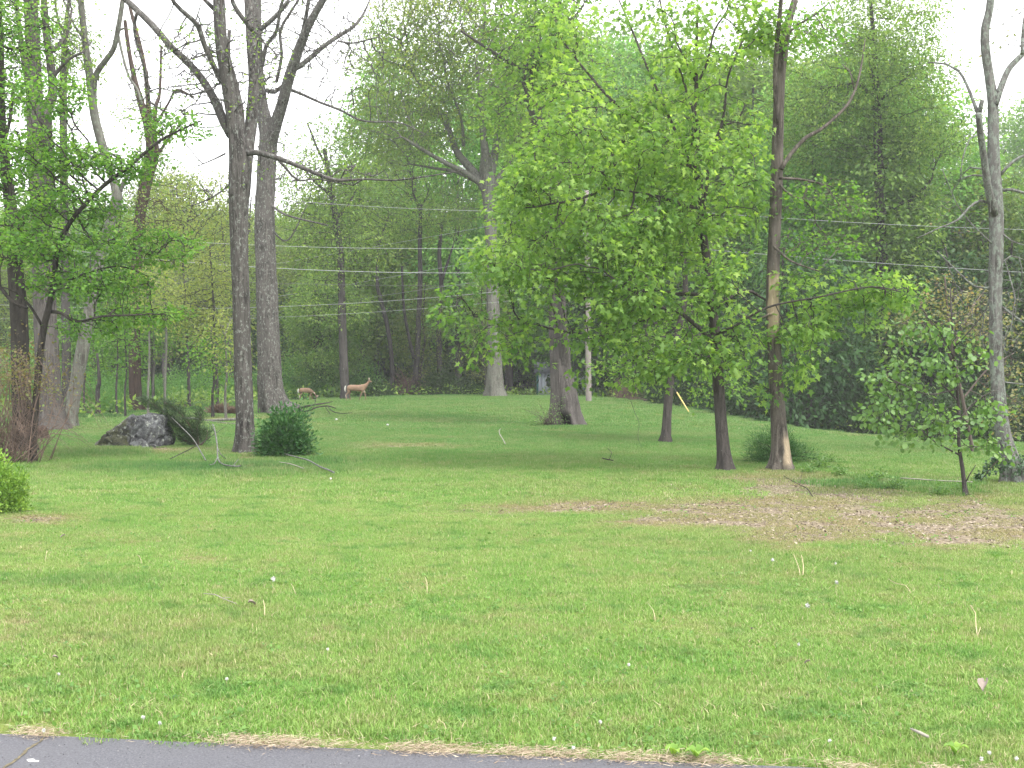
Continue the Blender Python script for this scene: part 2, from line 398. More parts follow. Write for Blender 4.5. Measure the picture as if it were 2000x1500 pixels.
def px_tree(name, label, Y, trunk, limbs=(), blobs=(), bark_=None, leafmat=None, stems=(), seed=1, fork_dd=1.0, **kw):
    """trunk [(u,v,w)], limbs lists with optional depth drift; blobs (u,v,ru,rv,dd,rd,weight)"""
    r = random.Random(seed); s = Y / FPX
    def conv(pts, dd):
        L = len(pts); return [np.r_[W(u, v, Y + dd * (i / max(1, L - 1))), w_ * .5 * s] for i, (u, v, w_) in enumerate(pts)]
    T = conv(trunk, r.uniform(-.5, .5)); u, v, _ = trunk[0]
    gx, gy = T[0][0], T[0][1]; gz = float(zg(gx, gy)); T[0][2] = min(T[0][2], gz)
    b0 = T[0].copy(); b0[2] = gz - .3; T = [b0] + T
    base = (gx, gy, gz)
    Ls = []
    for l in list(stems) + list(limbs):
        length = math.hypot(l[-1][0] - l[0][0], l[-1][1] - l[0][1]) * s
        Ls.append(conv(l, r.choice((-1, 1)) * r.uniform(.15, .5) * length * fork_dd))
    B = []
    for (bu, bv, ru, rv, dd, rd, wt) in blobs:
        c = W(bu, bv, Y + dd); ss = (Y + dd) / FPX; B.append((c[0], c[1], c[2], ru * ss, rd, rv * ss, wt))
    return tree_core(name, base, [T], Ls, B, bark_, leafmat, seed=seed, label=label, **kw)

# ------------------------------------------------------------------ ground
DIRT = [  # (u, v, ru, rv, strength) the worn, leaf strewn ground among the right hand trees
    (1180, 990, 300, 20, .95), (1500, 1003, 330, 36, 1.05), (1800, 1022, 420, 42, 1.1), (2100, 1030, 300, 45, .9),
    (1520, 945, 130, 26, .9), (1650, 975, 170, 22, .9), (1850, 985, 190, 22, .8), (1990, 975, 120, 30, .6), (1330, 940, 60, 14, .4),
    (70, 1014, 110, 13, .85), (385, 1090, 36, 8, .8), (450, 1110, 30, 5, .6), (40, 1215, 60, 28, .6), (110, 1250, 60, 20, .45), (0, 1262, 40, 20, .5),
    (740, 870, 130, 10, .55), (620, 830, 60, 6, .35), (330, 880, 110, 10, .6), (480, 893, 50, 10, .8), (520, 920, 70, 8, .5), (170, 840, 60, 14, .45), (60, 850, 60, 14, .5),
    (1760, 925, 50, 8, .6), (1830, 935, 80, 6, .5), (1100, 842, 45, 7, .4), (440, 818, 60, 10, .5), (850, 885, 70, 5, .3), (1450, 910, 60, 8, .4), (560, 812, 40, 8, .7)]
def dirt_mask(x, y):
    x = np.asarray(x, float); y = np.asarray(y, float); u, v = project(x, y, zg(x, y)); e = np.zeros_like(x)
    for bu, bv, ru, rv, s in DIRT:
        q = ((u - bu) / ru) ** 2 + ((v - bv) / rv) ** 2; e = np.maximum(e, s * np.exp(-q * .8))
    n = fbm(x / .8 + 5, y / .8, 4) * .6 + fbm(x / .22, y / .22, 2) * .4
    m = np.clip((e - .27 + (n - .5) * 1.25) * 2.1, 0, 1); m[(e < .12)] = 0
    return m
def wood_edge(x):      # how far the mown field reaches
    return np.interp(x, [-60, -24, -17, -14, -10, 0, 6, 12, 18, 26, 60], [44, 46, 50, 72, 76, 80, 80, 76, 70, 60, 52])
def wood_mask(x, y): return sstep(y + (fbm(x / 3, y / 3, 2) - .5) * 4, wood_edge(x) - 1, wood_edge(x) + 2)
def tall_mask(x, y):
    u, v = project(x, y, zg(x, y)); t = np.zeros_like(x)
    for bu, bv, ru, rv, s in [(420, 915, 330, 16, 1), (200, 885, 130, 12, .8), (640, 905, 120, 14, .9), (1700, 945, 130, 14, .9), (1900, 955, 120, 14, .7),
                              (1560, 935, 60, 16, .6), (1240, 868, 110, 8, .5), (1110, 838, 50, 6, .8), (1302, 868, 20, 5, .7), (150, 1135, 160, 12, .5)]:
        t = np.maximum(t, s * np.exp(-(((u - bu) / ru) ** 2 + ((v - bv) / rv) ** 2)))
    return np.maximum(t, .9 * sstep(y, wood_edge(x) - 4, wood_edge(x)))
def edge_y(x): return 7.0 - .1357 * (x + 2.9) + .05 * (fbm(x * 1.3, x * 0 + 3, 3) - .5)

def lin(a, b, s): return np.arange(a, b, s)
xs = np.unique(np.r_[-400, -250, -160, -110, lin(-80, -36, 3), lin(-36, -15, 1), lin(-15, 15, .28), lin(15, 36, 1), lin(36, 80, 3), 80, 110, 160, 250, 400])
ys = np.unique(np.r_[-60, -30, -15, lin(-8, 4, 2), lin(4, 34, .25), lin(34, 60, .6), lin(60, 110, 1.5), lin(110, 200, 10), 220, 300, 450, 700])
X, Y_ = np.meshgrid(xs, ys); Z = zg(X, Y_); nx, ny = len(xs), len(ys)
i = (np.arange(ny - 1)[:, None] * nx + np.arange(nx - 1)[None]).ravel()
gm_, gnt, gb = new_mat('ground_soil'); gb.inputs['Roughness'].default_value = 1; gb.inputs['Specular IOR Level'].default_value = .05
pos = N(gnt, 'ShaderNodeNewGeometry').outputs['Position']
n1 = noise(gnt, pos, 14, 6, .7); n2 = noise(gnt, pos, .35, 3)
turf = mix(gnt, ramp(gnt, n2, [(.35, (0, 0, 0)), (.65, (1, 1, 1))]), ramp(gnt, n1, [(.3, (.06, .10, .025)), (.7, (.14, .21, .05))]), ramp(gnt, n1, [(.3, (.09, .12, .035)), (.7, (.19, .24, .06))]))
soil = ramp(gnt, noise(gnt, pos, 22, 8, .8), [(.3, (.08, .062, .042)), (.5, (.20, .165, .115)), (.68, (.34, .29, .205))])
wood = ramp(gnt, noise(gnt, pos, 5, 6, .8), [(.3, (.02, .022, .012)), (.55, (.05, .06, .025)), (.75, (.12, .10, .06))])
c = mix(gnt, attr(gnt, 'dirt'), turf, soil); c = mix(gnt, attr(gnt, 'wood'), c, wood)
gnt.links.new(c, gb.inputs['Base Color']); bump(gnt, gb, n1, .8, .04)
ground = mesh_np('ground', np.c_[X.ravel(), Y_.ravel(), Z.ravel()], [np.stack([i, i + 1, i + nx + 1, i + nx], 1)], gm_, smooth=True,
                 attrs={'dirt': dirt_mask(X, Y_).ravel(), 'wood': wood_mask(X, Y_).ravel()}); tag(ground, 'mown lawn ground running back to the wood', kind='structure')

# driveway: worn asphalt with a crack
am, ant, ab = new_mat('asphalt'); ap = N(ant, 'ShaderNodeNewGeometry').outputs['Position']; ab.inputs['Roughness'].default_value = .85
vor = N(ant, 'ShaderNodeTexVoronoi'); vor.inputs['Scale'].default_value = 95; ant.links.new(ap, vor.inputs['Vector'])
agg = ramp(ant, noise(ant, ap, 75, 5, .85), [(.30, (.035, .036, .044)), (.5, (.10, .102, .118)), (.66, (.18, .182, .205)), (.74, (.45, .45, .47))])
agg = mix(ant, math_(ant, 'MULTIPLY', ramp(ant, noise(ant, ap, 2.2, 4), [(.35, (0, 0, 0)), (.7, (1, 1, 1))]), .35), agg, (.12, .118, .125))
agg = mix(ant, ramp(ant, vor.outputs['Distance'], [(.0, (1, 1, 1)), (.14, (0, 0, 0))]), agg, (.16, .155, .15))
ant.links.new(agg, ab.inputs['Base Color']); bump(ant, ab, noise(ant, ap, 110, 5, .8), .7, .008)
dx = np.arange(-14, 14.01, .12); rows = []
for f in (0, .3, .6, 1): rows.append(np.c_[dx, edge_y(dx) * (1 - f) + (-7) * f, np.full(len(dx), .012)])
lip = np.c_[dx, edge_y(dx) + .02, np.full(len(dx), -.05)]
V = np.vstack([lip] + rows); m = len(dx); i = (np.arange(4)[:, None] * m + np.arange(m - 1)[None]).ravel()
tag(mesh_np('driveway', V, [np.stack([i, i + m, i + m + 1, i + 1], 1)], am), 'worn grey asphalt drive along the near edge of the lawn', kind='structure')

dr = [o for o in COL.objects if o.name == 'driveway'][0]; cr = Acc(); cx_ = np.linspace(0, 1, 40)
p0, p1 = G(86, 1446), G(-60, 1560); cr_r = np.random.default_rng(4); cw = cr_r.normal(0, .012, 40).cumsum() * .4; cp_ = np.outer(1 - cx_, p0[:2]) + np.outer(cx_, p1[:2]); cp_[:, 0] += cw
cwid = .004 + .008 * cr_r.random(40); Vc = np.concatenate([np.c_[cp_[:, 0] - cwid, cp_[:, 1], np.full(40, .0155)], np.c_[cp_[:, 0] + cwid, cp_[:, 1], np.full(40, .0155)]])
mesh_np('crack', Vc, [[(i, i + 1, 41 + i, 40 + i) for i in range(39)]], plain('crack_dirt', (.10, .085, .05), 1, .6, 30), dr)

# ------------------------------------------------------------------ lawn grass (scatter of tuft patches)
def patch(name, side, nb, h, wd, seed, mat, bendk=.85, dryfrac=.09):
    r = np.random.default_rng(seed); p = (r.random((nb, 2)) - .5) * side; hh = h * (.45 + .75 * r.random(nb)); a = r.random(nb) * 2 * np.pi
    bx = np.c_[np.cos(a), np.sin(a), 0 * a]; sd_ = np.c_[-np.sin(a), np.cos(a), 0 * a]; be = bendk * hh * r.random(nb) ** 1.0
    P0 = np.c_[p, np.full(nb, -.01)]; P1 = P0 + bx * (be * .3)[:, None] + np.c_[0 * a, 0 * a, hh * .55]; P2 = P0 + bx * be[:, None] + np.c_[0 * a, 0 * a, hh * (1 - .25 * be / hh)]
    w_ = (wd * (.6 + .7 * r.random(nb)))[:, None] * .5
    V = np.stack([P0 - sd_ * w_, P0 + sd_ * w_, P1 + sd_ * w_ * .9, P1 - sd_ * w_ * .9, P2], 1).reshape(-1, 3)
    b = np.arange(nb)[:, None] * 5; Q = b + np.array([[0, 1, 2, 3]]); T = b + np.array([[3, 2, 4]])
    t = .12 + r.random(nb) * .66; t[r.random(nb) < dryfrac] = 1.0
    o = mesh_np(name, V, [Q, T], mat, attrs={'tint': np.repeat(t, 5)}, link=False); return o
def grass_mat(name):
    m, nt, b = new_mat(name); t = attr(nt, 'tint'); dry = attr(nt, 'dry', 'INSTANCER'); pos = N(nt, 'ShaderNodeNewGeometry').outputs['Position']
    big = noise(nt, pos, .28, 3, .6); mid = noise(nt, mapping(nt, pos, (1, .8, 1), (3, 3, 0)), 1.15, 4, .65); sm = noise(nt, pos, 4.5, 3, .6)
    green = ramp(nt, t, [(0, (.11, .24, .042)), (.5, (.17, .34, .058)), (.86, (.24, .42, .08)), (.92, (.42, .38, .20))])
    yel = ramp(nt, t, [(0, (.17, .28, .06)), (.5, (.25, .37, .085)), (.86, (.35, .45, .13)), (.92, (.50, .45, .27))])
    f = math_(nt, 'ADD', math_(nt, 'MULTIPLY', mid, .6), math_(nt, 'MULTIPLY', big, .4))
    c = mix(nt, ramp(nt, f, [(.38, (0, 0, 0)), (.60, (1, 1, 1))]), green, yel)
    c = mix(nt, math_(nt, 'MULTIPLY', attr(nt, 'tall', 'INSTANCER'), 1.0), c, ramp(nt, t, [(0, (.035, .12, .03)), (.6, (.065, .19, .045)), (.9, (.12, .26, .07))]))
    pt = noise(nt, mapping(nt, pos, (1, 1, 1), (20, 8, 0)), 1.9, 5, .7); c = mix(nt, ramp(nt, pt, [(.53, (0, 0, 0)), (.64, (.75, .75, .75))]), c, ramp(nt, t, [(0, (.06, .17, .03)), (.8, (.12, .29, .05))]))
    straw = ramp(nt, t, [(0, (.20, .20, .07)), (.6, (.33, .28, .14)), (1, (.44, .36, .22))])
    ds = math_(nt, 'ADD', math_(nt, 'MULTIPLY', ramp(nt, math_(nt, 'ADD', math_(nt, 'MULTIPLY', sm, .5), math_(nt, 'MULTIPLY', mid, .5)), [(.52, (0, 0, 0)), (.66, (1, 1, 1))]), .5), dry, True)
    c = mix(nt, ds, c, straw)
    hs = N(nt, 'ShaderNodeHueSaturation'); hs.inputs['Saturation'].default_value = .97; nt.links.new(c, hs.inputs['Color']); c = hs.outputs[0]
    b.inputs['Roughness'].default_value = .55; b.inputs['Specular IOR Level'].default_value = .3; nt.links.new(c, b.inputs['Base Color'])
    tr = N(nt, 'ShaderNodeBsdfTranslucent'); nt.links.new(c, tr.inputs[0]); ms = N(nt, 'ShaderNodeMixShader'); ms.inputs[0].default_value = .42
    nt.links.new(b.outputs[0], ms.inputs[1]); nt.links.new(tr.outputs[0], ms.inputs[2]); nt.links.new(ms.outputs[0], nt.nodes['Material Output'].inputs[0]); return m
M_GRASS = grass_mat('grass_blades')
def scatter(name, pts, scl, idx, dry, coll, sclz=None):
    me = bpy.data.meshes.new(name); me.vertices.add(len(pts)); me.vertices.foreach_set('co', np.asarray(pts, np.float32).ravel())
    for k, a, ty in (('rot', rng.random(len(pts)) * 6.283, 'FLOAT'), ('scl', scl, 'FLOAT'), ('sclz', scl if sclz is None else sclz, 'FLOAT'), ('tall', np.maximum(tall_mask(np.asarray(pts)[:, 0], np.asarray(pts)[:, 1]), .62 * sstep(np.asarray(pts)[:, 1], 17, 36)), 'FLOAT'), ('dry', dry, 'FLOAT'), ('idx', idx, 'INT')):  # tall weight also turns the farther lawn darker and cooler green
        at = me.attributes.new(k, ty, 'POINT'); at.data.foreach_set('value', np.asarray(a, np.float32 if ty == 'FLOAT' else np.int32))
    o = bpy.data.objects.new(name, me); COL.objects.link(o)
    ng = bpy.data.node_groups.new(name, 'GeometryNodeTree')
    ng.interface.new_socket('Geometry', in_out='INPUT', socket_type='NodeSocketGeometry'); ng.interface.new_socket('Geometry', in_out='OUTPUT', socket_type='NodeSocketGeometry')
    gi = ng.nodes.new('NodeGroupInput'); go = ng.nodes.new('NodeGroupOutput'); ip = ng.nodes.new('GeometryNodeInstanceOnPoints'); ci = ng.nodes.new('GeometryNodeCollectionInfo')
    ci.inputs['Collection'].default_value = coll; ci.inputs['Separate Children'].default_value = True; ci.inputs['Reset Children'].default_value = True
    L = ng.links.new
    def na(n, ty):
        x = ng.nodes.new('GeometryNodeInputNamedAttribute'); x.data_type = ty; x.inputs['Name'].default_value = n; return x.outputs['Attribute']
    cx = ng.nodes.new('ShaderNodeCombineXYZ'); L(na('rot', 'FLOAT'), cx.inputs[2]); s = ng.nodes.new('ShaderNodeCombineXYZ')
    a = na('scl', 'FLOAT'); L(a, s.inputs[0]); L(a, s.inputs[1]); L(na('sclz', 'FLOAT'), s.inputs[2])
    L(gi.outputs[0], ip.inputs['Points']); L(ci.outputs[0], ip.inputs['Instance']); ip.inputs['Pick Instance'].default_value = True
    L(na('idx', 'INT'), ip.inputs['Instance Index']); L(cx.outputs[0], ip.inputs['Rotation']); L(s.outputs[0], ip.inputs['Scale']); L(ip.outputs[0], go.inputs[0])
    md = o.modifiers.new('scatter', 'NODES'); md.node_group = ng; return o
def grass_zone(name, y0, y1, side, space, nb, h, wd, nvar, halfw, label, seed, thin=1.0):
    coll = bpy.data.collections.new(name + '_tufts')
    for k in range(nvar): coll.objects.link(patch('blades', side, nb, h, wd, seed + k, M_GRASS))
    gx, gy = np.meshgrid(np.arange(-halfw * y1 - 3, halfw * y1 + 3, space), np.arange(y0, y1, space)); gx = gx.ravel(); gy = gy.ravel(); n = len(gx)
    gx = gx + rng.uniform(-.5, .5, n) * space; gy = gy + rng.uniform(-.5, .5, n) * space
    keep = (np.abs(gx) < halfw * gy + 2) & (gy > edge_y(gx) + side * .42) & (rng.random(n) < thin); gx, gy = gx[keep], gy[keep]
    d = dirt_mask(gx, gy); keep = (rng.random(len(gx)) > d * .62) & (rng.random(len(gx)) > wood_mask(gx, gy) * .9); gx, gy, d = gx[keep], gy[keep], d[keep]
    tl = tall_mask(gx, gy); lump = fbm(gx / .9, gy / .9, 3)
    sz = (.45 + .95 * lump) * (1 + 1.3 * tl) * (1 - .45 * d); dry = np.clip(d * .9 + .25 * (fbm(gx / 2.2 + 40, gy / 2.2, 3) - .52) * 3, 0, .9) * (1 - .7 * tl)
    o = scatter(name, np.c_[gx, gy, zg(gx, gy)], rng.uniform(.85, 1.2, len(gx)), rng.integers(0, nvar, len(gx)), dry, coll, sz)
    return tag(o, label, kind='stuff')
grass_zone('grass', 6.2, 20, .42, .25, 700, .052, .0056, 6, .50, 'short green lawn grass near the drive', 100)
grass_zone('grass', 19.5, 44, 1.0, .6, 1100, .07, .010, 5, .52, 'lawn grass running up to the trees', 200)
grass_zone('grass', 43, 92, 2.4, 1.4, 1700, .075, .022, 5, .56, 'far lawn grass in front of the wood', 300)

def tuft_layer(name, label, y0, y1, n, mat, h, wd, nb, rad, dryv, seed):
    coll = bpy.data.collections.new(name + '_pieces')
    for k in range(4):
        r = np.random.default_rng(seed + k); o = patch('blades', rad, nb, h, wd, seed + k, mat, bendk=1.3, dryfrac=.12); coll.objects.link(o)
    r = np.random.default_rng(seed); gy = y0 + (y1 - y0) * r.random(n) ** 1.3; gx = r.uniform(-.5, .5, n) * gy * 1.05
    q = fbm(gx / 1.5 + seed, gy / 1.5, 3); k = (gy > edge_y(gx) + .05) & (dirt_mask(gx, gy) < .5) & (q + r.normal(0, .10, n) > .50); gx, gy = gx[k], gy[k]
    o = scatter(name, np.c_[gx, gy, zg(gx, gy)], r.uniform(.6, 1.5, len(gx)), r.integers(0, 4, len(gx)), np.full(len(gx), dryv) * r.random(len(gx)), coll, r.uniform(.6, 1.3, len(gx))); return tag(o, label, kind='stuff')
tuft_layer('coarse_grass', 'coarser darker grass clumps scattered through the lawn', 6.4, 26, 3600, M_GRASS, .065, .006, 40, .12, .1, 510)
tuft_layer('dead_grass', 'small dry straw coloured tufts in the lawn', 6.4, 30, 2000, M_GRASS, .045, .005, 26, .14, 1.2, 530)
M_WEED = leafm('lawn_weed', (.07, .17, .035), (.12, .25, .05), (.18, .33, .07), .4)
r = np.random.default_rng(540); n = 2200; gy = 6.5 + 14 * r.random(n) ** 1.2; gx = r.uniform(-.5, .5, n) * gy; k = (gy > edge_y(gx) + .04) & (fbm(gx / 1.1 + 9, gy / 1.1, 3) > .5); gx, gy = gx[k], gy[k]
V, F, t = leaves(np.c_[gx, gy, zg(gx, gy) + .028], np.tile([0, 0, .3], (len(gx), 1)), 6, .026, .022, 'round', droop=.1, flat=.25, up=2.0, rng=r)
tag(mesh_np('clover_leaves', V, [F], M_WEED, attrs={'tint': t}), 'low clover and broadleaf weeds growing among the lawn grass', kind='stuff')

# ------------------------------------------------------------------ the wood behind: shared trees, copied one by one
def arche(name, H, blobs, trunk_r, barkm, leafmat, seed, nattr, leaf, limbs=(), **kw):
    r = random.Random(seed); T = [(0, 0, -.3, trunk_r * 1.35), (0, 0, .3, trunk_r * 1.15), (r.uniform(-.2, .2), 0, H * .15, trunk_r)]
    x = y = 0
    for f in (.3, .45, .6, .75, .9):
        x += r.uniform(-.35, .35); y += r.uniform(-.3, .3); T.append((x, y, H * f, trunk_r * (1 - f) + .03))
    return tree_core(name, (0, 0, 0), [T], [list(l) for l in limbs], blobs, barkm, leafmat, seed=seed, nattr=nattr, leaf=leaf, sides=10, zseed=2, tipr=.007, rcap=.08, clump=2.7, cut=.45, **kw)
lf = dict(n=22, size=.28, spread=.6, shape='oval', droop=.2, flat=.55, inner=.4)
AR = {}
AR['tall'] = arche('wood_tree', 23, [(0, 0, 15, 4.2, 4.2, 7.5, 1), (1.5, .5, 10, 4, 3.6, 3.5, .9), (-2, 0, 8, 3.4, 3, 3, .7)], .30, B_FAR, L_FAR, 11, 4200, lf, step=.6, kill=.5)
AR['slim'] = arche('wood_tree', 21, [(0, 0, 14, 2.9, 3, 7, 1), (.6, .5, 6.5, 2.8, 2.6, 3.5, .8)], .21, B_FAR, L_FAR, 12, 3200, lf, step=.55, kill=.45)
AR['broad'] = arche('wood_tree', 15, [(0, 0, 9, 4.3, 4, 5.4, 1), (2, 0, 4.5, 3, 3, 2.4, .9), (-2.2, .3, 4, 3, 3, 2.3, .9)], .2, B_FAR, L_FAR, 13, 3600, lf, step=.55, kill=.45)
AR['light'] = arche('wood_tree', 15, [(0, 0, 9, 3.4, 3.2, 5.5, 1), (.5, .4, 4.5, 2.8, 2.6, 2.5, .7)], .16, B_FAR, L_FARL, 14, 2400, dict(lf, n=11, size=.2), step=.5, kill=.45)
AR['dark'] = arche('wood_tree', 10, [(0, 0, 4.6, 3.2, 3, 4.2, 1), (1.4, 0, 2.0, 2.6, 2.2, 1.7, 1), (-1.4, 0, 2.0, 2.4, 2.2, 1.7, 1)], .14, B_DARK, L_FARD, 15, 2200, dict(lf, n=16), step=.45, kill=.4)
AR['bare'] = arche('wood_tree', 17, [(0, 0, 11, 2.6, 2.6, 5.5, 1)], .17, B_FAR, L_FARL, 16, 700, dict(lf, n=3, size=.17), step=.5, kill=.45)
USED = {k: False for k in AR}
def place_arche(k, x, y, s, rz, label, group, z=None, sxy=1.0):
    o = AR[k] if not USED[k] else copy_tree(AR[k]); USED[k] = True
    o.location = (x, y, (float(zg(x, y)) if z is None else z) - .05); o.rotation_euler = (0, 0, rz); o.scale = (s * sxy, s * sxy, s)
    o['label'] = label; o['category'] = 'tree'; o['group'] = group; return o
ADJ = {'tall': 'tall full crowned tree', 'slim': 'slender green tree', 'broad': 'low spreading tree', 'light': 'pale yellow green tree', 'dark': 'dark understorey tree', 'bare': 'thinly leaved tree'}
ZONE = [(240, 'in the wood behind the leaning grey trunk'), (660, 'in the wood behind the pair of tall grey trunks'), (1040, 'in the wood behind the standing deer'), (1500, 'in the wood behind the pole and shed'), (3000, 'in the dark wood beyond the right side of the field')]
MARKS = [(40, 'behind the dark trunk at the left edge'), (110, 'behind the big ridged oak'), (165, 'behind the leaning grey trunk'), (230, 'between the leaning and reddish trunks'), (295, 'behind the reddish trunk'), (370, 'behind the boulder and juniper'), (440, 'left of the forked trunk'), (500, 'behind the forked lichen trunk'), (570, 'behind the broad pale oak'), (625, 'behind the grazing deer'), (690, 'behind the standing deer'), (750, 'right of the standing deer'), (830, 'behind the brown thicket'), (910, 'left of the pale tulip trunk'), (1000, 'behind the pale tulip trunk'), (1070, 'left of the hollow oak'), (1130, 'behind the hollow oak'), (1190, 'behind the utility pole'), (1270, 'right of the utility pole'), (1340, 'behind the small maple'), (1400, 'left of the bigger maple'), (1460, 'behind the bigger maple'), (1540, 'behind the scarred trunk'), (1620, 'just right of the scarred trunk'), (1700, 'left of the thick dark trunk'), (1760, 'behind the thick dark trunk'), (1830, 'right of the thick dark trunk'), (1900, 'behind the alder sapling'), (1970, 'behind the dying pale tree'), (9999, 'past the dying pale tree')]
def wood_tree(k, u, Y, Ht, rz, sxy=1.0):
    mk = next(t for a, t in MARKS if u < a); dp = 'front row' if Y < 88 else 'second row' if Y < 101 else 'mid wood' if Y < 128 else 'deep wood'
    x = (u - CU) / FPX * Y; z = next(t for a, t in ZONE if u < a)
    place_arche(k, x, Y, Ht / {'tall': 23, 'slim': 21, 'broad': 15, 'light': 15, 'dark': 10, 'bare': 17}[k], rz, ADJ[k] + ', ' + dp + ', ' + mk, 'trees of the wood behind the lawn', sxy=sxy)
rr = random.Random(21)
def topv(u):
    return float(np.interp(u, [-300, 0, 200, 240, 420, 560, 660, 760, 900, 1500, 1780, 1830, 1930, 1990, 2300], [220, 220, 240, 240, 230, 200, 170, 30, 0, -60, -40, 110, 165, 120, 80]))
for row, (Y, du) in enumerate([(84, 150), (94, 140), (106, 128), (122, 112), (140, 96), (162, 84)]):
    u = -260 + row * 31
    while u < 2280:
        uu = u + rr.uniform(-.35, .35) * du; YY = Y + rr.uniform(-4, 4)
        if uu > 1500: YY -= 12 if row < 3 else 0
        if row < 3 and 1015 < uu < 1190: YY = max(YY, 112)
        top = topv(uu) + rr.uniform(0, 80 if row < 3 else 200) + (90 if row == 0 else 0); Hh = (720 - top) / FPX * YY
        if uu < 700: k = rr.choice(['light', 'light', 'broad', 'slim', 'bare'] if row else ['light', 'bare', 'slim'])
        elif uu < 1050: k = rr.choice(['broad', 'slim', 'slim', 'tall', 'bare'])
        else: k = rr.choice(['tall', 'tall', 'slim', 'broad'])
        if row == 0 and 560 < uu < 1000: Hh = min(Hh, 9); k = 'broad' if rr.random() < .5 else 'light'
        if row == 0 and uu > 1150: k = rr.choice(['dark', 'dark', 'slim']); Hh = min(Hh, 13) if k == 'dark' else Hh
        if row >= 4 and uu < 1000: k = 'broad'; Hh = max(Hh, 11)
        Hh = max(Hh, 7); 
        if k in ('light', 'broad'): Hh = min(Hh, 19)
        wood_tree(k, uu, YY, Hh, rr.uniform(0, 6.28), rr.uniform(.85, 1.2))
        u += du
for row, (Y, du) in enumerate([(112, 95), (134, 80), (158, 66)]):
    u = -300 + row * 29
    while u < 2300:
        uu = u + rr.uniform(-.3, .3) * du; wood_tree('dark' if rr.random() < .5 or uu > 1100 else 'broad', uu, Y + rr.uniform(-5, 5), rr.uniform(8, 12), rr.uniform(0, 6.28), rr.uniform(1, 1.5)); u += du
for k, used in USED.items():
    if not used: wood_tree(k, 1300, 120, 15, 0)

def split_pairs():
    d = {}
    for o in COL.objects:
        if o.parent is None and 'label' in o: d.setdefault(o['label'], []).append(o)
    for lab, os_ in d.items():
        if len(os_) == 2:
            os_.sort(key=lambda o: -o.scale[2])
            for o, t in zip(os_, (', taller one', ', shorter one')): o['label'] = lab + t
# shrubs along the wood edge
def shrub(name, label, base, radii, n, leafmat, leaf, seed, stem_mat, nst=14, group=None, lean=(0, 0), twig=.008, cat='shrub', shell=.55):
    r = np.random.default_rng(seed); root = empty(name, base, label=label, cat=cat, group=group); a = Acc(); rx, ry, rz_ = radii
    d = norm(r.normal(size=(n, 3))); d[:, 2] = np.abs(d[:, 2]) * 1.15 - .12; q = (shell + (1 - shell) * r.random((n, 1))) * (.45 + 1.0 * fbm(d[:, 0] * 2.6 + seed, d[:, 2] * 2.6 + d[:, 1], 2))[:, None]
    A = d * q * np.array([rx, ry, rz_]) + np.c_[lean[0] * d[:, 2], lean[1] * d[:, 2], np.full(n, rz_ * .08)]; A[:, 2] = np.maximum(A[:, 2], .04)
    for j in range(nst):
        e = A[r.integers(n)]; mid_ = e * .5 + np.array([0, 0, rz_ * .14]) + r.normal(0, .05, 3) * rx
        a.tube([np.r_[e * .04, twig * 2.2], np.r_[mid_, twig * 1.5], np.r_[e * 1.08, twig * .5]], 5, step=rx * .2)
    a.build('stems', stem_mat, root)['kind'] = 'stuff'
    kw = {k: v for k, v in leaf.items() if k != 'n'}
    V, F, t = leaves(A, A + 1e-3, leaf['n'], rng=r, **kw); V[:, 2] = np.maximum(V[:, 2], .0)
    mesh_np('foliage', V, [F], leafmat, root, attrs={'tint': t}); return root
shl = dict(n=13, size=.15, spread=.26, shape='oval', droop=.1, flat=.8)
L_EDGE = leafm('leaf_edge', (.05, .14, .035), (.11, .27, .06), (.20, .38, .09), .45)
S1 = shrub('edge_shrub', 'x', (0, 0, 0), (2.5, 1.8, 2.3), 520, L_EDGE, shl, 31, B_DARK, group='g')
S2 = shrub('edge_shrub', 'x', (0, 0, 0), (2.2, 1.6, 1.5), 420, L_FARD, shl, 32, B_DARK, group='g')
S3 = shrub('edge_shrub', 'x', (0, 0, 0), (2.0, 1.5, 2.0), 330, L_RUST, dict(shl, n=1, size=.1), 33, B_BRAMBLE, nst=260, group='g')
SH = {'green': S1, 'dark': S2, 'brown': S3}; shused = set()
def edge_shrub(k, u, Y, s, label, group=None, sz=1.0):
    o = copy_tree(SH[k]) if k in shused else SH[k]; shused.add(k)
    x = (u - CU) / FPX * Y; o.location = (x, Y, float(zg(x, Y)) - .05); o.scale = (s, s, s * sz); o.rotation_euler = (0, 0, rr.uniform(0, 6.28)); o['label'] = label; o['category'] = 'shrub'
    if group: o['group'] = group
    elif 'group' in o: del o['group']
edge_shrub('green', 590, 80, .95, 'rounded green bush at the wood edge behind the grazing deer')
edge_shrub('green', 700, 83, .85, 'bright green bush right behind the standing deer')
edge_shrub('brown', 800, 84, 1.05, 'greyish brown twiggy thicket at the wood edge right of the deer')
edge_shrub('dark', 740, 80, .62, 'low dark green bush beside the rump of the thicket')
edge_shrub('dark', 870, 83, 1.0, 'dusky green brush between the brown thicket and the pale trunk')
edge_shrub('brown', 1220, 78, .75, 'brown dead looking bush right of the utility pole')
for j, u in enumerate([500, 440, 380, 330]): edge_shrub('green', u, 82 + j, .8, 'green brush along the wood edge between the left trunks', 'edge brush left')
for j, u in enumerate([640, 930]): edge_shrub('dark', u, 85 + j, .8, 'dark green brush at the wood edge near the pale trunk', 'edge brush centre', .8)
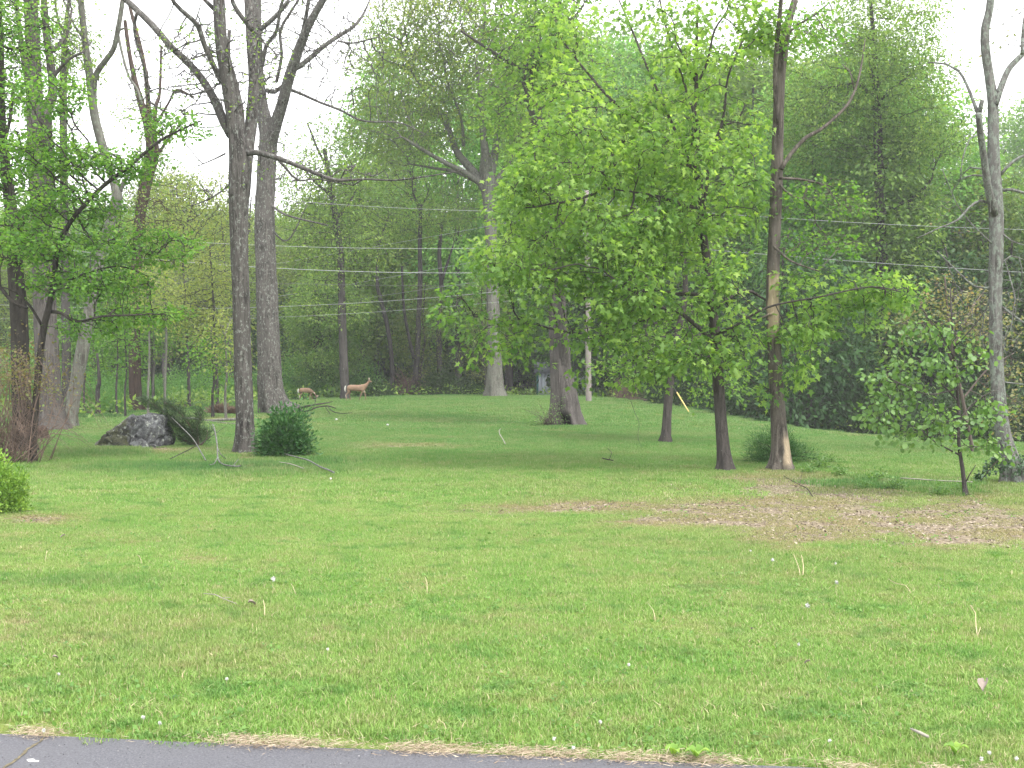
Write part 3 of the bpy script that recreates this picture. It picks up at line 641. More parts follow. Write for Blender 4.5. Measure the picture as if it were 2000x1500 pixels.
for j, (u, Y, s) in enumerate([(1290, 82, 1), (1340, 80, .9), (1400, 79, 1.1), (1450, 78, 1), (1520, 76, 1.15), (1600, 74, 1.1), (1680, 73, 1.2), (1760, 71, 1.1), (1830, 69, 1.2), (1900, 67, 1.1), (1970, 65, 1.2), (2050, 64, 1.2), (1640, 78, 1.6), (1800, 76, 1.6), (1950, 72, 1.6)]):
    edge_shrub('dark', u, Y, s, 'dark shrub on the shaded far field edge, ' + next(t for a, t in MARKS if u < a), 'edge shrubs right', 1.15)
for j, (u, Y, s) in enumerate([(-60, 58, .8), (215, 58, .45), (160, 62, .8), (300, 66, .6), (-10, 64, 1.0), (90, 66, 1.1), (230, 70, .9)]):
    edge_shrub('green', u, Y, s, 'light green undergrowth bush ' + next(t for a, t in MARKS if u < a), 'undergrowth bushes left')
# ground cover in the wood
r = np.random.default_rng(5); gx = r.uniform(-62, 62, 60000); gy = r.uniform(44, 135, 60000); k_ = (gy > wood_edge(gx) + 1.2) & (np.abs(gx) < .5 * gy + 6) & (rng.random(60000) < .55); gx, gy = gx[k_], gy[k_]
V, F, t = leaves(np.c_[gx, gy, zg(gx, gy) + .2 + .35 * fbm(gx / 3, gy / 3)], np.tile([0, 0, 1.], (len(gx), 1)), 3, .24, .28, 'oval', rng=r)
tag(mesh_np('undergrowth', V, [F], L_OAK, attrs={'tint': t}), 'low green undergrowth covering the floor of the wood', kind='stuff')
print('wood', round(time.time() - T0, 1))
# ------------------------------------------------------------------ the traced trees, left to right
B_HOLLOW = bark('bark_oak_hollow', (0.139, 0.126, 0.119), (0.042, 0.038, 0.036), (0.280, 0.280, 0.267), lam=.3, vs_=18, scar=(0.009, 0.007, 0.007))  # near-black colour paints the shade inside the oak's hollow
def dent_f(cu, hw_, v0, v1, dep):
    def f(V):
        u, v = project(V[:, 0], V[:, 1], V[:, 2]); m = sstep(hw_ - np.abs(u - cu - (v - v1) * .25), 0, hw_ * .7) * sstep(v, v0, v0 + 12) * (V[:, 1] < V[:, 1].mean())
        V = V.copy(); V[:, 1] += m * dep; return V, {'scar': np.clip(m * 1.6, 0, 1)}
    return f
MAPLE = dict(n=15, size=.135, spread=.20, shape='maple', droop=.45, flat=.75, inner=.5, up=1.2, toplight=.05)
BEECH = dict(n=15, size=.085, spread=.17, shape='round', droop=.15, flat=.35, inner=.5, up=1.5)
px_tree('oak_tree', 'big ridged oak trunk at far left with a second stem forking high', 42,
    [(97, 846, 84), (96, 815, 60), (95, 780, 52), (92, 700, 46), (88, 600, 42), (84, 500, 40), (78, 400, 36), (72, 300, 34), (66, 150, 30), (60, 0, 26), (56, -60, 22)],
    stems=[[(86, 440, 24), (96, 400, 27), (90, 300, 27), (86, 215, 27)]],
    limbs=[[(86, 222, 22), (62, 195, 15), (50, 130, 13), (40, 70, 10), (30, -10, 8)], [(88, 222, 22), (103, 180, 18), (98, 120, 16), (90, 60, 14), (84, -30, 12)], [(104, 100, 9), (120, 82, 8), (133, 60, 6), (140, 20, 4)], [(96, 160, 8), (130, 120, 6), (165, 100, 4)]],
    blobs=[(60, 60, 130, 90, 0, 3, 1), (20, 160, 90, 80, 1, 2.5, .7), (150, 130, 70, 60, 1, 2, .4), (60, -60, 150, 80, 0, 3, .8)],
    bark_=B_OAK, leafmat=L_OAK, nattr=1500, step=.3, kill=.27, leaf=dict(n=9, size=.13, spread=.25, shape='oval', droop=.3), seed=41, clump=1.3, cut=0.45, zseed=7, sides=26, rough=.05)
px_tree('oak_tree', 'dark trunked tree at the left edge behind the bare brambles', 31,
    [(46, 886, 52), (45, 860, 42), (43, 800, 36), (40, 700, 34), (36, 600, 32), (30, 520, 30), (26, 450, 27), (18, 380, 22), (8, 300, 18), (2, 200, 16), (0, 80, 13), (-6, -40, 10)],
    limbs=[[(30, 470, 18), (42, 430, 14), (60, 402, 13), (66, 385, 12)], [(18, 400, 9), (8, 300, 7), (20, 230, 6), (26, 170, 5)], [(40, 560, 8), (70, 560, 6), (110, 530, 5), (190, 545, 4)], [(0, 560, 8), (25, 590, 6), (54, 602, 5)]],
    blobs=[(10, 330, 90, 60, .5, 1.6, 1), (-20, 200, 70, 90, 0, 1.5, .8), (60, 470, 90, 60, -.8, 1.5, 1), (10, 60, 90, 70, 0, 1.8, .8)],
    bark_=B_DARK, leafmat=L_BEECH, nattr=2300, step=.2, kill=.18, leaf=dict(BEECH, n=12), seed=42, clump=1.0, cut=0.45, zseed=3.0)
px_tree('beech_tree', 'slim dark leaning tree arching up over the left lawn edge with layered leaves', 27.5,
    [(64, 900, 17), (66, 840, 14), (74, 740, 13), (84, 650, 13), (98, 590, 12), (106, 540, 11), (112, 490, 10), (128, 450, 9), (152, 415, 8.5), (200, 365, 8), (255, 322, 7), (308, 278, 6), (350, 255, 4), (392, 236, 3)],
    limbs=[[(98, 608, 8), (120, 612, 6), (150, 628, 5), (200, 618, 4), (270, 615, 3)], [(106, 560, 6), (150, 540, 4), (230, 520, 3), (290, 540, 2)], [(84, 640, 6), (60, 600, 5), (30, 570, 4), (0, 560, 3)], [(150, 418, 5), (175, 460, 4), (240, 480, 3), (300, 500, 2)]],
    blobs=[(210, 320, 130, 34, 0, 1.3, 1.1), (330, 245, 90, 26, 0, 1, .9), (140, 400, 130, 34, 0, 1.2, 1), (250, 480, 150, 40, .2, 1.3, 1.1), (180, 555, 140, 34, 0, 1.2, 1.1), (280, 610, 90, 26, 0, 1, .9), (90, 300, 110, 50, 0, 1.2, .8), (60, 480, 90, 40, -.3, 1, .8), (160, 640, 70, 20, 0, .8, .6), (100, 190, 90, 50, 0, 1, .45)],
    bark_=B_DARK, leafmat=L_BEECH, nattr=4200, step=.17, kill=.15, leaf=dict(BEECH, n=13, size=.075, spread=.14), seed=43, clump=0.75, cut=0.45, zseed=2.6, sides=10, tipr=.005, rcap=.03)
px_tree('ash_tree', 'smooth grey trunk leaning right with a knot hole near the top of its lean', 44,
    [(134, 832, 36), (137, 810, 30), (145, 770, 26), (158, 700, 26), (171, 630, 24), (184, 560, 22), (197, 500, 20), (212, 445, 19), (224, 402, 21), (229, 385, 22), (222, 355, 16), (205, 300, 17), (192, 255, 17), (182, 210, 17), (175, 150, 16), (166, 80, 13), (158, 0, 12), (155, -50, 10)],
    limbs=[[(182, 205, 13), (186, 150, 11), (205, 120, 11), (222, 95, 10), (231, 55, 10), (240, 0, 9), (246, -40, 8)], [(230, 60, 5), (243, 55, 4)], [(231, 70, 6), (240, 110, 5), (252, 150, 5), (268, 175, 5), (278, 205, 5)], [(228, 385, 12), (240, 360, 9), (252, 340, 5)], [(166, 80, 5), (140, 40, 4), (120, -10, 3)]],
    blobs=[(190, 60, 80, 90, 0, 2, .5), (230, 330, 70, 40, 0, 1.5, .4)],
    bark_=B_PALE, leafmat=L_OAK, nattr=170, step=.35, leaf=dict(n=5, size=.11, spread=.25, shape='oval', droop=.3), seed=44, zseed=8, per=.6)
px_tree('pine_tree', 'reddish brown trunk with vines, standing back between the left trees', 60,
    [(266, 812, 32), (265, 780, 25), (263, 700, 23), (264, 600, 21), (268, 500, 20), (274, 420, 21), (284, 360, 24), (294, 315, 28), (297, 285, 25), (288, 240, 18), (275, 200, 13), (262, 150, 10), (252, 100, 8), (244, 40, 7)],
    limbs=[[(296, 290, 12), (291, 220, 10), (285, 150, 9), (275, 95, 8), (258, 30, 7), (250, 0, 5)], [(300, 270, 9), (304, 210, 8), (312, 180, 6), (315, 90, 4)], [(300, 250, 6), (330, 200, 4), (345, 175, 4), (380, 190, 3)], [(296, 320, 8), (330, 270, 5), (355, 240, 3)]],
    blobs=[(292, 290, 40, 60, 0, 1.4, 1), (270, 230, 90, 60, 0, 2, .5), (300, 400, 90, 80, 0, 2.5, .9), (250, 600, 60, 60, 0, 1.5, .5)],
    bark_=B_RED, leafmat=L_TREEK, nattr=1100, step=.32, kill=.28, leaf=dict(n=9, size=.12, spread=.28, shape='oval'), seed=45, clump=1.3, cut=0.4, zseed=5)
px_tree('vine_clad_tree', 'straight trunk thick with climbing leaves, just left of the leaning grey trunk', 58,
    [(130, 806, 24), (130, 740, 18), (128, 600, 17), (126, 450, 16), (124, 300, 15), (124, 150, 13), (128, 60, 9), (136, -10, 6)],
    limbs=[[(124, 160, 7), (135, 110, 6), (118, 60, 5), (105, -10, 4)]],
    blobs=[(124, 200, 26, 180, 0, .9, 1), (122, 400, 26, 130, 0, .9, 1), (135, 60, 60, 60, 0, 1.5, .6), (150, 330, 60, 50, 0, 1.5, .5)],
    bark_=B_FAR, leafmat=L_OAK, nattr=1300, step=.26, kill=.23, leaf=dict(n=12, size=.11, spread=.25, shape='oval'), seed=46, clump=1.2, cut=0.3, zseed=5)
px_tree('oak_tree', 'tall grey trunk with lichen forking into three stems, dark bush at its foot', 30.6,
    [(481, 888, 46), (479, 865, 38), (477, 800, 35), (474, 700, 34), (471, 600, 33), (468, 500, 33), (466, 420, 36), (467, 350, 42), (466, 300, 38), (458, 240, 27), (450, 200, 25), (442, 150, 25), (433, 90, 24), (429, 40, 24), (426, -50, 22)],
    stems=[[(474, 380, 30), (482, 300, 26), (492, 230, 24), (496, 160, 22), (492, 80, 22), (486, 0, 20), (484, -50, 18)], [(462, 300, 20), (470, 230, 16), (458, 160, 12), (446, 110, 9), (448, 60, 7)]],
    limbs=[[(452, 262, 22), (436, 235, 19), (420, 198, 17), (398, 160, 15), (370, 125, 14), (335, 92, 13), (300, 52, 13), (268, 20, 12), (236, -10, 11)],
           [(434, 160, 13), (418, 130, 11), (400, 90, 10), (386, 50, 10), (366, 30, 9), (340, 5, 8), (325, -30, 7)],
           [(430, 30, 9), (410, 10, 8), (395, -5, 6)], [(494, 60, 9), (470, 30, 9), (455, 5, 8), (450, -30, 7)], [(268, 22, 7), (262, 60, 5), (275, 110, 5), (285, 150, 5), (291, 200, 4)],
           [(470, 300, 12), (500, 298, 11), (540, 308, 10), (585, 325, 8), (625, 342, 7), (660, 352, 6), (715, 350, 4), (770, 352, 3), (830, 345, 2.5), (905, 333, 2)],
           [(540, 308, 6), (560, 330, 5), (582, 352, 4), (620, 350, 3), (690, 362, 2.5)], [(455, 355, 4), (440, 368, 3.5), (410, 388, 3), (380, 400, 2)], [(440, 300, 4), (420, 310, 3), (385, 325, 2)],
           [(378, 52, 3), (386, 30, 3), (393, 5, 2)]],
    blobs=[(440, 120, 130, 110, 0, 1.6, .7), (620, 340, 150, 30, 0, 1.0, .5), (350, 150, 110, 110, 0, 1.4, .6), (430, 380, 60, 30, 0, .8, .4)],
    bark_=B_LICHEN, leafmat=L_OAK, nattr=1100, step=.2, kill=.2, leaf=dict(n=4, size=.07, spread=.12, shape='round', droop=.2), seed=47, zseed=4.2, sides=28, per=.55, tipr=.010, rcap=.03, rough=.045)
px_tree('oak_tree', 'broad trunked pale oak rising just behind the lichen covered forked tree', 55,
    [(544, 812, 74), (536, 792, 56), (529, 755, 49), (526, 700, 46), (522, 600, 42), (519, 500, 40), (517, 420, 38), (519, 350, 36), (522, 300, 36), (524, 265, 34), (512, 210, 24), (504, 150, 23), (501, 80, 22), (500, 0, 20), (500, -50, 18)],
    stems=[[(526, 285, 28), (540, 240, 24), (552, 200, 22), (562, 160, 21), (575, 120, 20), (588, 85, 18), (603, 50, 15), (625, 10, 13), (650, -30, 11)]],
    limbs=[[(572, 138, 10), (600, 118, 10), (630, 92, 9), (662, 70, 8), (690, 52, 7), (708, 30, 5), (722, 0, 3)], [(660, 80, 4), (690, 84, 3.5), (740, 72, 2.5)], [(558, 172, 7), (585, 182, 6), (625, 200, 5), (665, 215, 5), (710, 236, 4), (780, 240, 3), (830, 262, 2)],
           [(584, 95, 9), (594, 50, 8), (603, 0, 7), (606, -40, 6)], [(520, 176, 9), (535, 180, 8), (552, 168, 8)], [(512, 130, 8), (520, 90, 8), (540, 60, 7), (548, 15, 6), (560, -20, 5)], [(540, 160, 7), (550, 110, 6), (548, 60, 6), (570, 20, 5), (590, -10, 4)],
           [(506, 60, 10), (540, 30, 9), (565, 0, 8)], [(523, 395, 5), (560, 420, 4), (640, 440, 3)], [(518, 430, 4), (560, 470, 3), (600, 400, 2)]],
    blobs=[(590, 60, 110, 90, 0, 3, .9), (520, 280, 60, 60, 0, 2, .4), (680, 130, 90, 90, 0, 2.5, .4), (540, 180, 70, 70, 0, 2, .5)],
    bark_=B_LICHEN, leafmat=L_OAK, nattr=1200, step=.34, kill=.34, leaf=dict(n=4, size=.10, spread=.2, shape='oval', droop=.2), seed=48, zseed=8, sides=30, per=.5, tipr=.016, rcap=.05, rough=.045)
px_tree('cherry_tree', 'dark straight trunk standing right behind the rump of the standing deer', 73.5,
    [(677, 796, 22), (674, 760, 17), (671, 700, 17), (669, 640, 16), (667, 560, 14), (664, 490, 13), (656, 430, 12), (646, 370, 11), (638, 320, 9), (634, 290, 7)],
    limbs=[[(655, 430, 6), (680, 400, 4), (700, 360, 3)], [(645, 380, 6), (610, 350, 4), (590, 320, 3)], [(640, 330, 5), (620, 290, 4), (600, 240, 3)]],
    blobs=[(640, 330, 110, 110, 0, 4, 1), (690, 420, 90, 70, 0, 3, .9), (590, 440, 60, 80, 0, 3, .9), (650, 500, 110, 60, 0, 3, .9), (640, 590, 90, 50, 0, 2.5, .7)],
    bark_=B_FAR, leafmat=L_OAK, nattr=2600, step=.4, kill=.36, leaf=dict(n=16, size=.16, spread=.42, shape='oval'), seed=49, clump=1.8, cut=0.45, zseed=4)
px_tree('tulip_tree', 'pale trunk left of centre with a wide crown of many upswept limbs', 76,
    [(970, 780, 46), (968, 760, 36), (967, 720, 30), (965, 650, 26), (962, 560, 24), (960, 480, 22), (957, 420, 24), (954, 370, 28), (952, 330, 30), (950, 300, 20)],
    stems=[[(950, 370, 22), (920, 330, 17), (895, 300, 14), (880, 265, 11), (872, 230, 8)], [(952, 350, 20), (948, 300, 16), (942, 250, 12), (938, 190, 9), (930, 120, 6)], [(956, 350, 20), (968, 290, 14), (974, 240, 10), (985, 180, 8), (1000, 110, 6)], [(958, 370, 16), (980, 340, 12), (1002, 305, 9), (1030, 270, 7)]],
    limbs=[[(940, 360, 12), (905, 335, 10), (870, 318, 9), (835, 298, 7), (790, 270, 5)], [(925, 350, 10), (890, 335, 7), (845, 328, 5), (800, 320, 3)], [(880, 265, 7), (850, 210, 5), (810, 150, 4), (780, 90, 3)], [(905, 285, 7), (900, 230, 5), (870, 150, 4)]],
    blobs=[(790, 150, 120, 110, 0, 5, 1), (880, 60, 150, 90, 0, 5, 1), (760, 260, 90, 70, 0, 4, .9), (960, 130, 120, 130, 0, 5, 1), (860, 230, 110, 60, 0, 4, .8), (1030, 60, 110, 110, 0, 4, 1), (900, 400, 60, 40, 1, 3, .5), (770, 40, 70, 50, 0, 3, .5), (1010, 250, 80, 70, 0, 4, .9), (880, -60, 180, 60, 0, 5, 1)],
    bark_=B_PALE, leafmat=L_TREEK, nattr=7500, step=.42, kill=.34, leaf=dict(n=17, size=.19, spread=.38, shape='oval', toplight=.10), seed=50, clump=2.0, cut=0.42, zseed=9, tipr=.010, rcap=.06)
px_tree('oak_tree', 'massive trunk in mid lawn with a dark hollow at its base', 44.5,
    [(1104, 838, 82), (1103, 825, 68), (1102, 800, 57), (1099, 760, 48), (1096, 720, 41), (1092, 680, 35), (1087, 620, 31), (1084, 540, 29), (1082, 460, 28), (1078, 390, 28), (1070, 330, 26), (1060, 280, 25), (1046, 220, 25), (1030, 175, 26), (1028, 145, 24), (1044, 115, 22), (1062, 92, 20), (1075, 60, 18), (1088, 10, 16), (1096, -50, 14)],
    stems=[[(1098, 760, 26), (1104, 700, 20), (1100, 640, 17), (1096, 560, 14), (1100, 480, 10)]],
    limbs=[[(1030, 150, 10), (1000, 125, 8), (960, 100, 6), (900, 60, 4)], [(1075, 380, 8), (1110, 330, 6), (1150, 270, 5), (1170, 200, 4)], [(1060, 90, 8), (1100, 60, 6), (1140, 10, 4)]],
    blobs=[(1050, 90, 120, 90, 0, 3, 1), (1090, 300, 110, 90, .5, 3, .9), (1000, 200, 80, 70, 0, 2.5, .7), (1060, 420, 110, 70, 0, 2.6, 1), (1120, 150, 90, 80, 0, 3, .6), (1040, 500, 90, 50, 0, 2.4, .8), (1060, -50, 160, 50, 0, 3, 1)],
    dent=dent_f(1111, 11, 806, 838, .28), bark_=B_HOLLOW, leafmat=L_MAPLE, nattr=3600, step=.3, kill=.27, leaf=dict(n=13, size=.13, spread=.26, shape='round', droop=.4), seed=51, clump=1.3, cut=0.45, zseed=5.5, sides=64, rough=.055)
px_tree('maple_tree', 'young leafy maple with dark straight trunk and low drooping bright green branches', 25.3,
    [(1418, 920, 40), (1416, 905, 31), (1412, 870, 26), (1408, 820, 23), (1404, 760, 22), (1400, 700, 22), (1396, 650, 21), (1392, 600, 19), (1385, 550, 17), (1378, 490, 16), (1370, 430, 14), (1367, 360, 12), (1364, 290, 11), (1361, 220, 10), (1360, 160, 8), (1361, 90, 6), (1363, 10, 4)],
    limbs=[[(1402, 672, 10), (1380, 652, 9), (1355, 632, 8), (1335, 615, 8), (1312, 604, 6), (1280, 598, 4), (1256, 580, 3)],
           [(1404, 704, 9), (1350, 690, 8), (1300, 680, 8), (1250, 668, 7), (1200, 660, 7), (1150, 655, 6), (1090, 645, 5), (1030, 632, 3), (960, 640, 2)],
           [(1392, 585, 9), (1360, 575, 8), (1325, 574, 7), (1295, 570, 5), (1240, 560, 3)], [(1366, 405, 8), (1335, 402, 7), (1300, 388, 6), (1270, 380, 4), (1200, 370, 3)],
           [(1366, 330, 8), (1320, 315, 7), (1290, 298, 6), (1262, 292, 6), (1218, 277, 6), (1190, 272, 5), (1140, 264, 4), (1100, 250, 3)],
           [(1366, 345, 7), (1320, 285, 6), (1260, 252, 6), (1210, 208, 7), (1180, 180, 6), (1150, 145, 5), (1125, 115, 4), (1085, 60, 3)],
           [(1372, 440, 7), (1388, 300, 6), (1408, 250, 6), (1416, 205, 5), (1422, 150, 4), (1450, 80, 3)], [(1410, 245, 4), (1440, 235, 4), (1455, 205, 3)],
           [(1362, 165, 5), (1382, 120, 5), (1395, 60, 4), (1420, 20, 3), (1428, -30, 2)], [(1358, 160, 4), (1340, 120, 4), (1320, 80, 3)], [(1362, 290, 7), (1352, 290, 7), (1357, 220, 6), (1359, 170, 5)],
           [(1400, 600, 8), (1440, 572, 7), (1470, 570, 6), (1500, 588, 4), (1560, 590, 3)], [(1406, 650, 6), (1430, 640, 5), (1500, 600, 4), (1600, 580, 3), (1700, 560, 2.5), (1760, 570, 2)], [(1366, 360, 7), (1270, 145, 5), (1235, 60, 4), (1200, -20, 3)], [(1362, 240, 5), (1300, 50, 4), (1285, -30, 3)]],
    blobs=[(1180, 300, 190, 90, 0, 2, .75), (1110, 400, 150, 90, -.3, 1.8, 1.1), (1220, 470, 190, 80, -.3, 2, 1.2), (1040, 520, 130, 60, -.2, 1.4, 1), (1170, 570, 190, 60, -.4, 1.8, 1.2), (910, 610, 70, 50, 0, .9, .9), (1040, 640, 110, 40, 0, 1, .9), (1160, 660, 110, 40, -.2, 1.2, 1),
           (1040, 705, 50, 25, 0, .8, .8), (950, 680, 80, 25, 0, .7, .6), (1290, 690, 110, 50, -.5, 1.3, 1.1), (1220, 745, 80, 30, 0, .9, .8), (1370, 560, 90, 90, -.8, 1.3, 1.1), (1430, 680, 70, 60, -.5, 1.1, .9), (1340, 360, 150, 110, 0, 2, .7), (1350, 150, 130, 110, 0, 1.7, .5), (1420, 50, 110, 60, 0, 1.3, .5), (1460, 350, 50, 130, 0, 1.2, .9),
           (1120, 170, 90, 50, 0, 1.2, .5), (1110, 60, 70, 60, 0, 1.2, .5), (1240, 210, 60, 50, 0, 1, .5), (1620, 560, 120, 40, .2, 1, 1.7), (1700, 575, 90, 45, .2, .9, 1.7), (1600, 600, 110, 40, -.2, .9, 1.2), (1590, 640, 110, 40, 0, 1, .85), (1540, 690, 90, 60, 0, 1, .8), (1640, 520, 60, 25, 0, .7, .5), (1500, 740, 50, 40, 0, .7, .6), (1490, 50, 50, 60, 0, .9, .5), (1520, 200, 45, 35, 0, .6, .45), (1250, 10, 90, 40, 0, 1.2, .4), (1760, 570, 30, 35, 0, .5, .5)],
    holes=[(1062, 1124, 585, 700), (1066, 1135, 740, 840), (1366, 1412, 440, 530), (1380, 1420, 585, 665), (1488, 1528, 240, 470), (1492, 1532, 540, 650), (1100, 1250, 60, 175), (1435, 1505, 100, 195), (1130, 1165, 600, 700)], bark_=B_MAPLE, leafmat=L_MAPLE, nattr=6400, step=.17, kill=.155, leaf=dict(MAPLE, n=12, size=.118, spread=.155, droop=.6, inner=.25), seed=52, clump=1.1, cut=0.6, zseed=2.4, sides=18, tipr=.0045, rcap=.03, rough=.03)
px_tree('maple_tree', 'small slim maple trunk with a dark cleft at its foot, between the two bigger trunks', 34.5,
    [(1300, 870, 27), (1301, 850, 20), (1303, 810, 17), (1307, 760, 17), (1312, 720, 15), (1318, 680, 13), (1326, 640, 12), (1337, 590, 12), (1338, 540, 10), (1332, 470, 9), (1325, 400, 7), (1320, 330, 5), (1300, 230, 4)],
    limbs=[[(1310, 740, 6), (1340, 700, 5), (1370, 650, 3)], [(1312, 720, 5), (1270, 700, 4), (1230, 690, 3)]],
    blobs=[(1300, 640, 120, 60, 1, 1.6, 1), (1320, 480, 110, 80, 1, 1.8, .9), (1230, 720, 90, 40, .5, 1.4, .8), (1400, 740, 70, 40, .5, 1.2, .8), (1290, 300, 110, 90, 1, 2, .6)],
    bark_=B_MAPLE, leafmat=L_MAPLE, nattr=2400, step=.24, kill=.22, leaf=dict(MAPLE, n=10, size=.105, spread=.22), seed=53, clump=0.9, cut=0.45, zseed=3, sides=16, tipr=.006)
def scar_f(V):
    u, v = project(V[:, 0], V[:, 1], V[:, 2]); n = fbm(V[:, 0] * 9 + 7, V[:, 2] * 3, 3)
    a = sstep(12 - np.abs(u - 1510 + (v - 600) * .02) + (n - .5) * 8, 0, 3) * sstep(v, 528, 545) * sstep(-v, -664, -640)
    b = sstep(8 - np.abs(u - 1537) + (n - .5) * 12, 0, 3) * sstep(v, 846, 862) * sstep(-v, -918, -900)
    return np.maximum(a, b)
px_tree('scarred_tree', 'bare grey trunk with stripped patches of tan wood, bush behind its foot', 25.4,
    [(1527, 922, 54), (1526, 905, 42), (1525, 880, 35), (1522, 840, 31), (1518, 780, 28), (1514, 720, 27), (1511, 650, 27), (1509, 580, 26), (1510, 520, 25), (1513, 450, 24), (1517, 360, 23), (1519, 280, 22), (1521, 210, 21), (1524, 150, 20), (1530, 100, 19), (1538, 50, 17), (1552, 0, 13), (1562, -50, 10)],
    stems=[[(1518, 240, 11), (1514, 150, 9), (1518, 80, 9), (1524, 20, 8), (1528, -40, 7)]],
    limbs=[[(1526, 330, 9), (1545, 300, 8), (1575, 268, 8), (1600, 255, 7), (1625, 235, 6), (1655, 205, 6), (1672, 170, 5), (1682, 130, 4), (1690, 75, 2)], [(1668, 175, 3), (1660, 140, 2.5), (1645, 125, 1.5)], [(1522, 348, 6), (1560, 350, 5), (1600, 358, 4), (1625, 365, 3)],
           [(1522, 360, 5), (1540, 378, 4), (1568, 388, 4), (1580, 355, 3)], [(1510, 480, 5), (1545, 510, 4), (1600, 530, 3)], [(1530, 110, 6), (1545, 60, 5), (1590, 30, 4), (1620, 5, 3)], [(1512, 610, 5), (1470, 625, 4), (1440, 600, 3)], [(1516, 700, 3), (1560, 690, 2.5), (1640, 665, 2)]],
    blobs=[(1600, 390, 110, 40, .5, 1, .5), (1560, 60, 90, 60, 0, 1.2, .4), (1600, 480, 110, 30, .6, 1, .5)],
    bark_=B_SCAR, leafmat=L_BEECH, nattr=1300, step=.18, kill=.16, leaf=dict(BEECH, n=9, size=.07, spread=.16), seed=54, clump=0.9, cut=0.4, zseed=3, sides=30, scar=scar_f, tipr=.004, rcap=.014, per=.8, rough=.04)
px_tree('oak_tree', 'thick dark trunk in the wood with a curved low limb on its right side', 74,
    [(1726, 850, 34), (1724, 760, 26), (1723, 650, 24), (1722, 540, 22), (1722, 470, 21), (1721, 400, 21), (1718, 350, 21), (1716, 300, 18), (1714, 240, 16), (1710, 160, 13), (1706, 80, 9), (1700, 0, 6)],
    limbs=[[(1724, 406, 11), (1745, 405, 10), (1768, 396, 9), (1792, 380, 8), (1808, 364, 6), (1822, 345, 4)], [(1716, 340, 9), (1735, 320, 7), (1752, 302, 5), (1762, 290, 4)], [(1712, 200, 8), (1690, 175, 7), (1665, 160, 5)], [(1708, 170, 8), (1690, 100, 6), (1670, 85, 5)], [(1710, 205, 7), (1760, 160, 5), (1800, 130, 3)]],
    blobs=[(1720, 150, 130, 120, 0, 4.5, 1.4), (1600, 200, 100, 130, 0, 4, 1.2), (1800, 260, 90, 80, 0, 4, .9), (1700, 40, 150, 70, 0, 4, .9), (1830, 130, 60, 50, 0, 3, .4), (1770, 420, 90, 60, 1.5, 3, .5)],
    bark_=B_DARK, leafmat=L_OAK, nattr=6500, step=.4, kill=.34, leaf=dict(n=18, size=.19, spread=.42, shape='oval', toplight=.06), seed=55, clump=1.9, cut=0.45, zseed=8, tipr=.007, rcap=.06)
px_tree('alder_sapling', 'thin crooked sapling with broad leaves at the right end of the worn ground', 20.2,
    [(1887, 972, 12), (1884, 950, 9), (1880, 915, 8.5), (1875, 885, 7.5), (1872, 850, 7), (1873, 810, 6.5), (1869, 760, 6), (1865, 710, 5), (1862, 660, 4), (1858, 610, 3), (1856, 560, 2)],
    limbs=[[(1873, 888, 4), (1850, 876, 3), (1825, 862, 2.5), (1800, 840, 2)], [(1870, 850, 3), (1840, 850, 2.5), (1810, 845, 2)], [(1868, 780, 4), (1830, 740, 3), (1790, 700, 2.5), (1760, 680, 2)], [(1868, 760, 3), (1810, 770, 2.5), (1740, 740, 2)], [(1864, 700, 3), (1830, 640, 2), (1800, 610, 1.5)], [(1872, 820, 3), (1910, 780, 2.5), (1950, 760, 2)], [(1887, 940, 3), (1895, 925, 2.5), (1906, 908, 1.5)], [(1862, 680, 3), (1900, 640, 2), (1930, 600, 1.5)]],
    blobs=[(1725, 800, 45, 40, 0, .5, 1.3), (1765, 760, 50, 30, .2, .5, 1.2), (1715, 735, 42, 20, 0, .4, .9), (1740, 845, 40, 14, 0, .3, .9), (1825, 820, 40, 30, -.2, .5, 1), (1800, 705, 60, 20, 0, .5, .8), (1860, 735, 40, 25, .2, .4, .7), (1925, 810, 45, 35, 0, .5, .8), (1830, 640, 45, 22, 0, .4, .5), (1885, 870, 90, 8, 0, .4, .7), (1790, 860, 40, 12, 0, .4, .6), (1900, 690, 45, 30, 0, .4, .5), (1950, 870, 40, 20, 0, .4, .5), (1780, 650, 40, 20, 0, .4, .35)],
    bark_=B_MAPLE, leafmat=L_SAP, nattr=1100, step=.1, kill=.1, leaf=dict(n=5, size=.085, spread=.08, shape='round', droop=.6, flat=.9, up=.8), seed=56, zseed=1.0, sides=8, tipr=.003, rcap=.01)
px_tree('bronze_leaved_tree', 'thin shrubby tree with bronze young leaves in front of the dark wood at right', 31,
    [(1900, 880, 8), (1880, 780, 7), (1860, 680, 6), (1850, 600, 4), (1845, 540, 3)],
    limbs=[[(1868, 720, 4), (1830, 650, 3), (1800, 600, 2)], [(1860, 680, 4), (1900, 600, 3), (1930, 560, 2)], [(1880, 780, 4), (1930, 720, 3), (1980, 690, 2)]],
    blobs=[(1860, 600, 80, 70, 0, 1.2, 1), (1930, 640, 70, 70, 0, 1, 1), (1970, 740, 60, 70, 0, 1, .9), (1790, 640, 50, 50, 0, .8, .6), (1980, 820, 50, 50, 0, .8, .8)],
    bark_=B_TWIG, leafmat=L_BRONZE, nattr=800, step=.15, kill=.15, leaf=dict(n=5, size=.075, spread=.15, shape='round', droop=.1), seed=57, clump=0.8, cut=0.4, zseed=1.5, sides=6, tipr=.004, rcap=.012)
